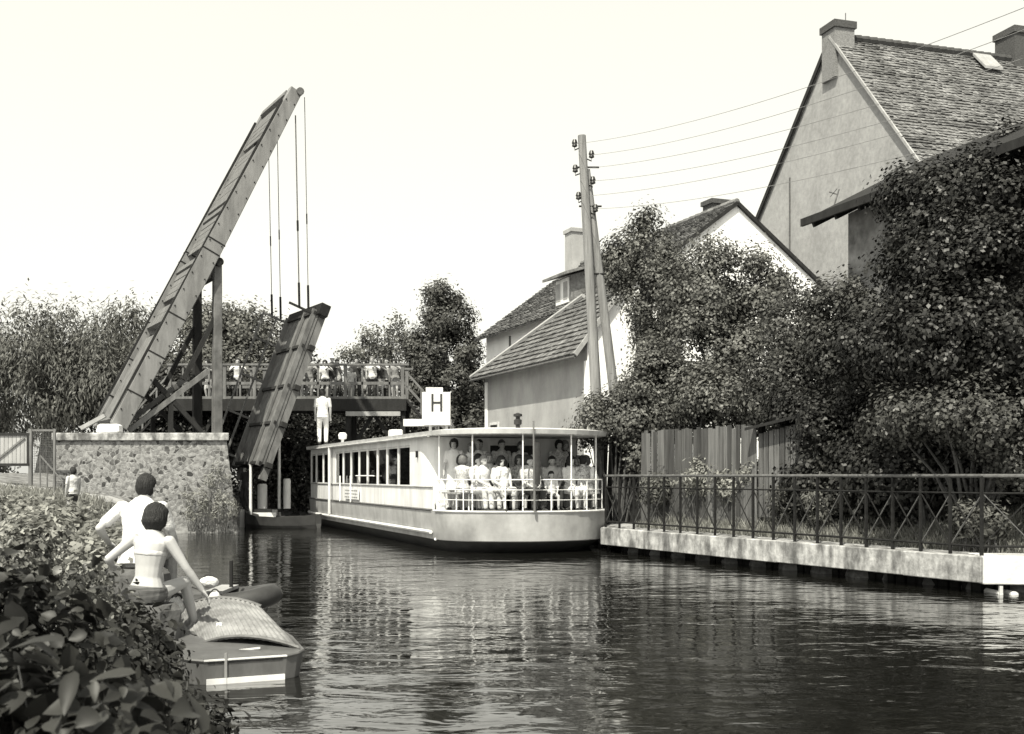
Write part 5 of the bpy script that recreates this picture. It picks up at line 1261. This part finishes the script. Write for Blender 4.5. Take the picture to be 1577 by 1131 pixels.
tree('conifer_tree', 'tall dark tree with feathery top left of the white house', 'tree', gbase(682, 52), [blob(684, 458, 52, .8, .8, .6), blob(684, 490, 52, 1.2, 1.1, .9), blob(684, 540, 52, 1.6, 1.4, 1.2), blob(684, 600, 51.5, 1.9, 1.5, 1.3), blob(684, 655, 51, 2.0, 1.5, 1.1), blob(640, 560, 52, .7, .8, 1.5)], M['needle'], M['bark'], 230, 150, .22, .19, .08, group=GF, seed=43, trunk_r=.25)
tree('young_tree', 'thin airy tree standing above the footbridge railing', 'tree', gbase(580, 58), [blob(592, 530, 58, 1.4, 1.2, .9), blob(550, 545, 58, .9, .9, .5), blob(605, 500, 58, .5, .5, .5), blob(612, 560, 57, 1.0, 1, .8)], M['leaf_far'], M['bark'], 70, 60, .22, .15, .1, group=GF, seed=44, trunk_r=.12, limbs=26)
for i, (x, d_, rz, lb) in enumerate(((-190, 52, 3.4, 'round leafy tree beyond the gate, outside the willow'), (-420, 58, 4.0, 'farthest round tree to the left beyond the canal'), (-90, 64, 3.6, 'round tree standing behind the far left willow'))):
    c = P(x, 733, d_); tree('leafy_tree', lb, 'tree', gbase(x, d_), [((c.x, d_, 2.2 + rz * .75), (3.2, 2.6, rz)), ((c.x + 2.4, d_ - .6, 2.0 + rz * .4), (2.2, 2, rz * .7)), ((c.x - 2.5, d_ + .4, 1.6 + rz * .45), (2.3, 2, rz * .75))], M['leaf_far'], M['bark'], 150, 170, .42, .22, .14, group=GF, seed=90 + i, trunk_r=.3)
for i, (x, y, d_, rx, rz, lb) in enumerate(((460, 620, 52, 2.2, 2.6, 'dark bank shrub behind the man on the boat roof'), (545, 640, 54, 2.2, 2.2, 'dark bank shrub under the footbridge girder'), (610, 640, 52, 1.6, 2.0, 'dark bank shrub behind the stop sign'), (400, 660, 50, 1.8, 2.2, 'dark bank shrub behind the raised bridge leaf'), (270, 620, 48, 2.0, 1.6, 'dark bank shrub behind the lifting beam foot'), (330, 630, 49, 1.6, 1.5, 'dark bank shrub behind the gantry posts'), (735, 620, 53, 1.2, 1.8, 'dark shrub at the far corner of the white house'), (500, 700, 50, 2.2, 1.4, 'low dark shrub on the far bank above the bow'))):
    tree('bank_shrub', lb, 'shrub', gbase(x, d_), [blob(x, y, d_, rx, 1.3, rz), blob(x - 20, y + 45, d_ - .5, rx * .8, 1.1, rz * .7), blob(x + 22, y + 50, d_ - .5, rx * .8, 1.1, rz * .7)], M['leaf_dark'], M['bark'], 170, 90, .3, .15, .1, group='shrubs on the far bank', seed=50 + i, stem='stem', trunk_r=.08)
for i, (x, y, d_, rx, rz, lb) in enumerate(((300, 775, 34.7, .55, .4, 'ivy hanging on the stone pier above the waterline'), (345, 780, 34.6, .4, .5, 'ivy hanging on the right corner of the stone pier'), (330, 735, 34.8, .5, .35, 'sparse creeper on the upper right part of the stone pier'))):
    tree('ivy', lb, 'ivy', (P(x, 0, d_).x, 34.7, .05), [blob(x, y, d_, rx, .06, rz)], M['leaf_pale'], M['bark'], 18 if i < 2 else 8, 34, .09, .12, .03, group='creepers on the stone pier', seed=60 + i, stem='stem', trunk_r=.015, sz=1.4)
for i, (x, y, d_) in enumerate(((30, 790, 19), (95, 795, 17.5), (55, 825, 14.), (130, 830, 14.5), (175, 850, 13.2), (140, 880, 11.6), (90, 870, 12.2))):
    tree('weed_clump', ['pale weeds on the bank at the left edge', 'pale weeds below the standing child', 'pale weeds above the dark foreground bush', 'pale weeds left of the man', 'pale weeds at the feet of the man', 'pale weeds beside the woman', 'pale weeds in the middle of the bank'][i], 'weeds', gbase(x, d_), [blob(x, y, d_, .55, .5, .22), blob(x + 25, y + 12, d_ - .3, .4, .4, .18)], M['leaf_pale'], M['bark'], 46, 34, .1, .1, .06, group='weeds on the left bank', seed=70 + i, stem='stem', trunk_r=.01)

# ------------------------------------------------------------------ foreground bushes with broad leaves
GB = 'broad-leaved bushes in the foreground'
for i, (lb, base, bl, n, per, lf_, sg) in enumerate((
    ('dark broad-leaved bush nearest the camera in the bottom left corner', (30, 3.0), [blob(0, 1110, 2.9, .25, .25, .15), blob(120, 1150, 2.9, .24, .25, .1)], 42, 13, .1, .07),
    ('dark leafy bush at the left edge above the corner bush', (40, 4.3), [blob(-10, 950, 4.3, .26, .35, .22), blob(70, 1010, 4.2, .27, .3, .2), blob(20, 1070, 4.1, .42, .3, .22)], 90, 17, .085, .075),
    ('leafy bush in the lower left, left of the covered boat', (160, 5.6), [blob(130, 1020, 5.6, .26, .4, .2), blob(190, 1100, 5.5, .28, .3, .15), blob(100, 1080, 5.2, .35, .3, .24)], 100, 22, .075, .08),
    ('leafy bush at the water edge below the covered boat', (245, 7.0), [blob(225, 1050, 7.4, .24, .3, .18), blob(265, 1100, 7.1, .24, .3, .12), blob(205, 985, 7.8, .2, .3, .14), blob(255, 1010, 8.0, .13, .2, .1), blob(325, 1125, 6.9, .14, .2, .06)], 110, 26, .065, .075),
    ('lighter leafy bush between the dark bushes and the seated woman', (130, 8.4), [blob(100, 905, 8.4, .33, .4, .2), blob(40, 865, 8.6, .36, .4, .24), blob(170, 955, 8.2, .2, .3, .14)], 90, 26, .06, .08))):
    c = P(base[0], 0, base[1])
    tree('broadleaf_bush', lb, 'bush', (c.x, c.y, gz(c.x, c.y)), bl, M['leaf_big' if i < 4 else 'leaf_bright'], M['bark'], n, per, sg, lf_, lf_ * .62, group=GB, fold=True, seed=80 + i, stem='stem', trunk_r=.012, shell=.2, limbs=24)
    # big single leaves
# ------------------------------------------------------------------ grass
def grass(name, label, n, region, hgt, seed, m_):
    rng = np.random.default_rng(seed); X, Y = region(rng, n); sd = poly_sd(X, Y, POLY); k = sd > .8; X, Y = X[k], Y[k]; Z = height(X, Y)
    n = len(X); a = rng.random(n) * 6.28; wd = .012 + .012 * rng.random(n); h_ = hgt * (.4 + rng.random(n)); ln_ = rng.normal(size=(n, 2)) * .35
    p = np.stack([X, Y, Z - .02], 1); t = np.stack([np.cos(a), np.sin(a), 0 * a], 1) * wd[:, None]
    tip = p + np.stack([ln_[:, 0] * h_, ln_[:, 1] * h_, h_], 1)
    V = np.stack([p - t, p + t, tip], 1).reshape(-1, 3)
    o = np_mesh(name, V, np.arange(3 * n).reshape(n, 3), m_); tag(o, label, 'grass', kind='stuff'); return o
def reg_r(rng, n):
    t = rng.random(n); d_ = .8 + rng.random(n) ** 1.2 * 2.8; base = np.stack([QN.x + (QF.x - QN.x) * t, QN.y + (QF.y - QN.y) * t], 1); return base[:, 0] + nA.x * d_, base[:, 1] + nA.y * d_
grass('grass', 'tufty grass on the slope behind the railing', 26000, reg_r, .2, 5, M['grass_blade'])
def reg_e(rng, n): return 6.6 + rng.random(n) * 6, 16.9 + rng.random(n) * 2.6
grass('grass', 'pale grass behind the railing at the right edge', 9000, reg_e, .13, 7, M['grass_blade'])
def reg_l(rng, n): return -14 + rng.random(n) * 12, 9 + rng.random(n) ** .8 * 22
grass('grass', 'rough grass on the left bank', 30000, reg_l, .2, 6, M['grass_blade'])
# ------------------------------------------------------------------ people
hz = gz
# man standing on the boat roof
c = P(497, 0, 39.3); person('person dressed all in white standing on the boat roof with the back to us', (c.x, c.y, ZR + .135), 8, 1.92, hairm='hair_dark', top='white_cloth', bot='white_cloth', lh=(-.23, .1, .86), rh=(.23, .1, .86), sleeve='short')
# woman and man in the foreground
c = P(226, 0, 10.45); zs = P(0, 927, 10.45).z
o = person('person with black hair in a bikini sitting on the bank with the back to us', (c.x, c.y, zs - .42), -14, 1.76, sit=.42, lean=6, side=3, head=(-12, 8), female=True, hair='bob', hairm='hair_dark', top='bikini_cloth', bot='bikini_dark', wear='bikini',
           lh=(-.46, .16, .72), rh=(.46, .22, .46), lf=(-.14, .5, .2), rf=(.16, .55, .16), vox=.0075, curl=.35)
MB()
c = P(212, 0, 11.3); zs = P(0, 872, 11.3).z
person('person in a white shirt with short dark hair sitting behind the woman on the bank', (c.x, c.y, zs - .42), -6, 1.84, sit=.42, lean=14, head=(-6, 10), hairm='hair_dark', top='white_cloth', bot='grey_cloth', wear='trousers',
       lh=(-.36, .16, .6), rh=(.2, .42, .55), lf=(-.16, .4, .1), rf=(.14, .42, .1), vox=.009, sleeve='short')
o = MB(); a = P(126, 783, 12.6); b_ = P(188, 776, 12.5); 
# stool-like bank seat: a flat stone under each of them
for (x, y, d_, r_, lb) in ((226, 934, 10.45, .3, 'flat bank stone under the woman in the bikini'), (212, 878, 11.3, .32, 'flat bank stone under the man in the white shirt')):
    c = P(x, y, d_); q = MB(); g0 = hz(c.x, c.y) - .1; rg = random.Random(int(x)); n = 14
    rr = [[Vector((c.x + r_ * k_ * rg.uniform(.9, 1.08) * math.cos(2 * math.pi * i / n), c.y + r_ * k_ * rg.uniform(.9, 1.08) * math.sin(2 * math.pi * i / n), z)) for i in range(n)] for k_, z in ((1.1, g0), (1.12, (g0 + c.z) / 2), (1, c.z - .03), (.85, c.z + .02))]
    q.loft(rr); tag(q.build('boulder', M['stone_dark'], smooth=False), lb, 'stone')
# child by the wall
c = P(113, 0, 24.5); person('child with dark hair standing below the stone pier', (c.x, c.y, hz(c.x, c.y) - .02), 50, 1.12, child=True, top='pale_cloth', bot='dark_cloth', wear='shorts', hairm='hair_dark', vox=.014, rh=(.3, .2, .72))
# stern deck passengers: s, y, yaw offset (0 = looking forward), sit, ...
FW = math.degrees(math.atan2(-FWD.x, FWD.y))
dk_z = .93
GP = 'passengers on the stern deck'
P_ = [
    (0.10, 1.55, 150, dict(label='curly haired person in white standing at the port corner of the stern deck', hair='curly', female=True, wear='skirt', bot='white_cloth')),
    (-0.43, 1.57, 250, dict(label='person with bobbed dark hair sitting on the port bench of the stern deck', sit=.43, hair='bob', female=True, wear='skirt', bot='pale_cloth', top='white_cloth')),
    (0.15, 0.91, 185, dict(label='person with dark hair standing by the port side of the bulkhead', hair='short', top='pale_cloth', bot='grey_cloth')),
    (-0.50, 0.91, 178, dict(label='heavy person in an open white shirt sitting on the middle bench', sit=.44, top='white_cloth', bot='dark_cloth', hairm='hair_grey', h=1.8, lh=(-.2, .34, .62), rh=(.2, .34, .62))),
    (0.10, 0.36, 180, dict(label='person in a checked shirt standing before the boat cabin door', top='check_cloth', bot='dark_cloth', hairm='hair_brown')),
    (-0.53, 0.15, 165, dict(label='person in a print dress sitting on the middle bench', sit=.44, top='print_cloth', bot='print_cloth', female=True, wear='skirt', hair='bob', hairm='hair_brown')),
    (0.15, -0.15, 200, dict(label='person in pale clothes standing right of the boat cabin door', top='pale_cloth', bot='grey_cloth', hairm='hair_fair', h=1.66)),
    (-1.25, 0.79, 20, dict(label='person in white leaning at the stern rail with the back to us', sit=None, top='white_cloth', bot='white_cloth', h=1.2, child=True, wear='shorts')),
    (0.05, -1.12, 175, dict(label='person with dark hair in a print shirt standing under the starboard roof', top='print_cloth', bot='grey_cloth', hair='curly')),
    (-0.40, -1.46, 110, dict(label='person in white sitting on the starboard bench beside the bulkhead', sit=.43, top='white_cloth', bot='pale_cloth', female=True, wear='skirt', hair='bob', hairm='hair_fair')),
    (-0.93, -1.42, 120, dict(label='person in sunlit white sitting on the starboard bench near the stern', sit=.43, top='white_cloth', bot='white_cloth', female=True, wear='skirt', hair='bob', hairm='hair_brown')),
    (-0.60, -1.80, 60, dict(label='child with dark hair kneeling at the starboard end of the bench', sit=.4, child=True, h=1.25, top='white_cloth', bot='white_cloth', wear='shorts')),
    (-1.23, -0.38, 175, dict(label='child in white sitting on the deck by the flagstaff', sit=.3, child=True, h=1.2, top='white_cloth', bot='dark_cloth', wear='shorts')),
    (-1.00, 1.21, 200, dict(label='person with grey hair in white sitting near the port stern rail', sit=.42, hair='short', hairm='hair_grey', top='white_cloth', bot='pale_cloth')),
    (-0.15, 1.21, 160, dict(label='person in a white dress standing close behind the port bench', female=True, hair='bob', hairm='hair_fair', wear='skirt', bot='white_cloth', h=1.6)),
    (-1.05, -0.95, 190, dict(label='person in white with dark bob sitting near the starboard stern rail', sit=.42, female=True, hair='bob', wear='skirt', bot='white_cloth')),
    (-.1, 1.05, 175, dict(label='bald person in white standing between the port corner and the cabin door', hair=None, top='white_cloth', bot='white_cloth', h=1.68)),
    (.25, -1.35, 190, dict(label='person in a dark dress standing at the starboard end of the bulkhead', female=True, top='dark_cloth', wear='skirt', bot='dark_cloth', hair='bob', hairm='hair_grey')),
    (-1.35, .2, 185, dict(label='person in a checked shirt sitting low beside the flagstaff', sit=.4, top='check_cloth', bot='dark_cloth')),
    (-.95, .1, 20, dict(label='person in white sitting with the back to us in the middle of the stern', sit=.43, female=True, hair='bob', hairm='hair_brown', wear='skirt', bot='print_cloth')),
    (-1.1, -1.25, 20, dict(label='person in a print shirt sitting with the back to us on the starboard side', sit=.43, top='print_cloth', bot='grey_cloth')),
    (-.75, 1.62, 300, dict(label='person with fair hair sitting with the back to us at the port rail', sit=.43, female=True, hair='bob', hairm='hair_fair', top='check_cloth', wear='skirt', bot='grey_cloth')),
    (-.85, 1.3, 200, dict(label='person with dark hair in white sitting closest to the port rail', sit=.42, top='white_cloth', bot='pale_cloth')),
    (-1.2, .85, 185, dict(label='person with dark bob in a white blouse sitting left of the flagstaff', sit=.4, female=True, hair='bob', wear='skirt', bot='print_cloth')),
    (-.75, -.6, 170, dict(label='person with dark hair sitting in the second row right of the flagstaff', sit=.42, top='pale_cloth', bot='dark_cloth')),
    (-.25, -.35, 175, dict(label='person in white with a straw hat sitting right of the cabin door', sit=.44, hair='hat', hairm='hair_grey', bot='pale_cloth')),
    (-.45, 1.15, 190, dict(label='person in a print blouse sitting behind the port rail group', sit=.46, female=True, hair='bob', top='print_cloth', wear='skirt', bot='white_cloth')),
]
for s, y, ya, kw in P_:
    kw = dict(kw); lb = kw.pop('label'); kw.setdefault('face', 90 < ya < 270); kw.setdefault('top', 'white_cloth')
    c = S(s, y, dk_z); person(lb, c, FW + ya, kw.pop('h', 1.7), group=GP, **kw)
# passengers inside the cabin
for i, (s, y, ya, tp, hr, hm, lb) in enumerate((
  (6.95, 1.4, 180, 'white_cloth', 'short', 'hair_dark', 'person in white sitting inside the cabin beside the notice board window'), (7.55, 1.4, 0, 'pale_cloth', 'bob', 'hair_fair', 'person with fair hair sitting inside the cabin ahead of the one in white'),
  (3.75, 1.4, 190, 'white_cloth', 'bob', 'hair_brown', 'person with brown hair sitting in the aft half of the cabin'), (9.65, 1.4, 180, 'print_cloth', 'short', 'hair_dark', 'person in a print shirt sitting at the front of the cabin'), (9.25, 1.4, 10, 'white_cloth', 'bob', 'hair_dark', 'person with dark bob sitting next to the print shirt in the cabin'))):
    person(lb, S(s, y, .93), FW + ya, 1.72, sit=.45, top=tp, hair=hr, hairm=hm, group='passengers inside the boat cabin', face=ya > 90)
# onlookers on the footbridge: pixel x, height, clothes
ON = [(452, 1.7, 'dark_cloth', 'short', 'hair_dark', 'in dark clothes next to the raised leaf'), (464, 1.6, 'print_cloth', 'bob', 'hair_brown', 'in a print top second from the raised leaf'), (476, 1.74, 'grey_cloth', 'short', 'hair_dark', 'in grey behind the man on the boat roof'),
      (501, 1.58, 'white_cloth', 'bob', 'hair_dark', 'in white just right of the man on the boat roof'), (511, 1.76, 'dark_cloth', 'hat', 'hair_grey', 'in dark clothes with a straw hat'), (521, 1.66, 'check_cloth', 'short', 'hair_dark', 'in a checked shirt right of the straw hat'),
      (541, 1.3, 'pale_cloth', 'short', 'hair_fair', 'small and fair haired beside the thick railing post'), (550, 1.7, 'dark_cloth', 'short', 'hair_dark', 'in dark clothes beside the fair haired child'), (563, 1.62, 'print_cloth', 'bob', 'hair_dark', 'in a print dress in the middle of the right bay'), (574, 1.72, 'white_cloth', 'short', 'hair_grey', 'grey haired in white in the right bay'),
      (586, 1.65, 'dark_cloth', 'bob', 'hair_brown', 'in a dark dress in the right bay'), (597, 1.7, 'pale_cloth', 'short', 'hair_dark', 'in a pale shirt in the right bay'), (609, 1.6, 'grey_cloth', 'bob', 'hair_dark', 'in grey at the right end by the stairs'), (366, 1.68, 'white_cloth', 'short', 'hair_dark', 'in white left of the raised leaf'), (322, 1.66, 'dark_cloth', 'bob', 'hair_dark', 'in dark clothes by the gantry post')]
for i, (x, h_, tp, hr, hm, wh) in enumerate(ON):
    p = P(x, 0, D + .55 + (i % 3) * .2); ch_ = h_ < 1.4
    person(('child ' if ch_ else 'person ') + wh + ' on the footbridge', (p.x, p.y, zd), 180 + random.uniform(-25, 25), h_ * 1.04, lean=8, top=tp, bot='dark_cloth' if i % 2 else 'grey_cloth', wear='skirt' if hr == 'bob' else 'trousers', hair=hr, hairm=hm, female=hr == 'bob', face=True, child=ch_,
           lh=(-.22, .42, 1.2 * 1.72 / h_ + .05) if not ch_ else None, rh=(.2, .42, 1.2 * 1.72 / h_ + .05) if (i % 3 and not ch_) else None, group='onlookers on the footbridge', vox=.016)
# two people under the footbridge on the landing
for x, y, d_, lb in ((377, 750, 39.5, 'person in dark clothes standing at the foot of the raised leaf'),):
    c = P(x, 0, d_); person(lb, (c.x, 39.6, .605), 150, 1.5, top='dark_cloth', bot='dark_cloth', hairm='hair_dark')
apply_remesh()
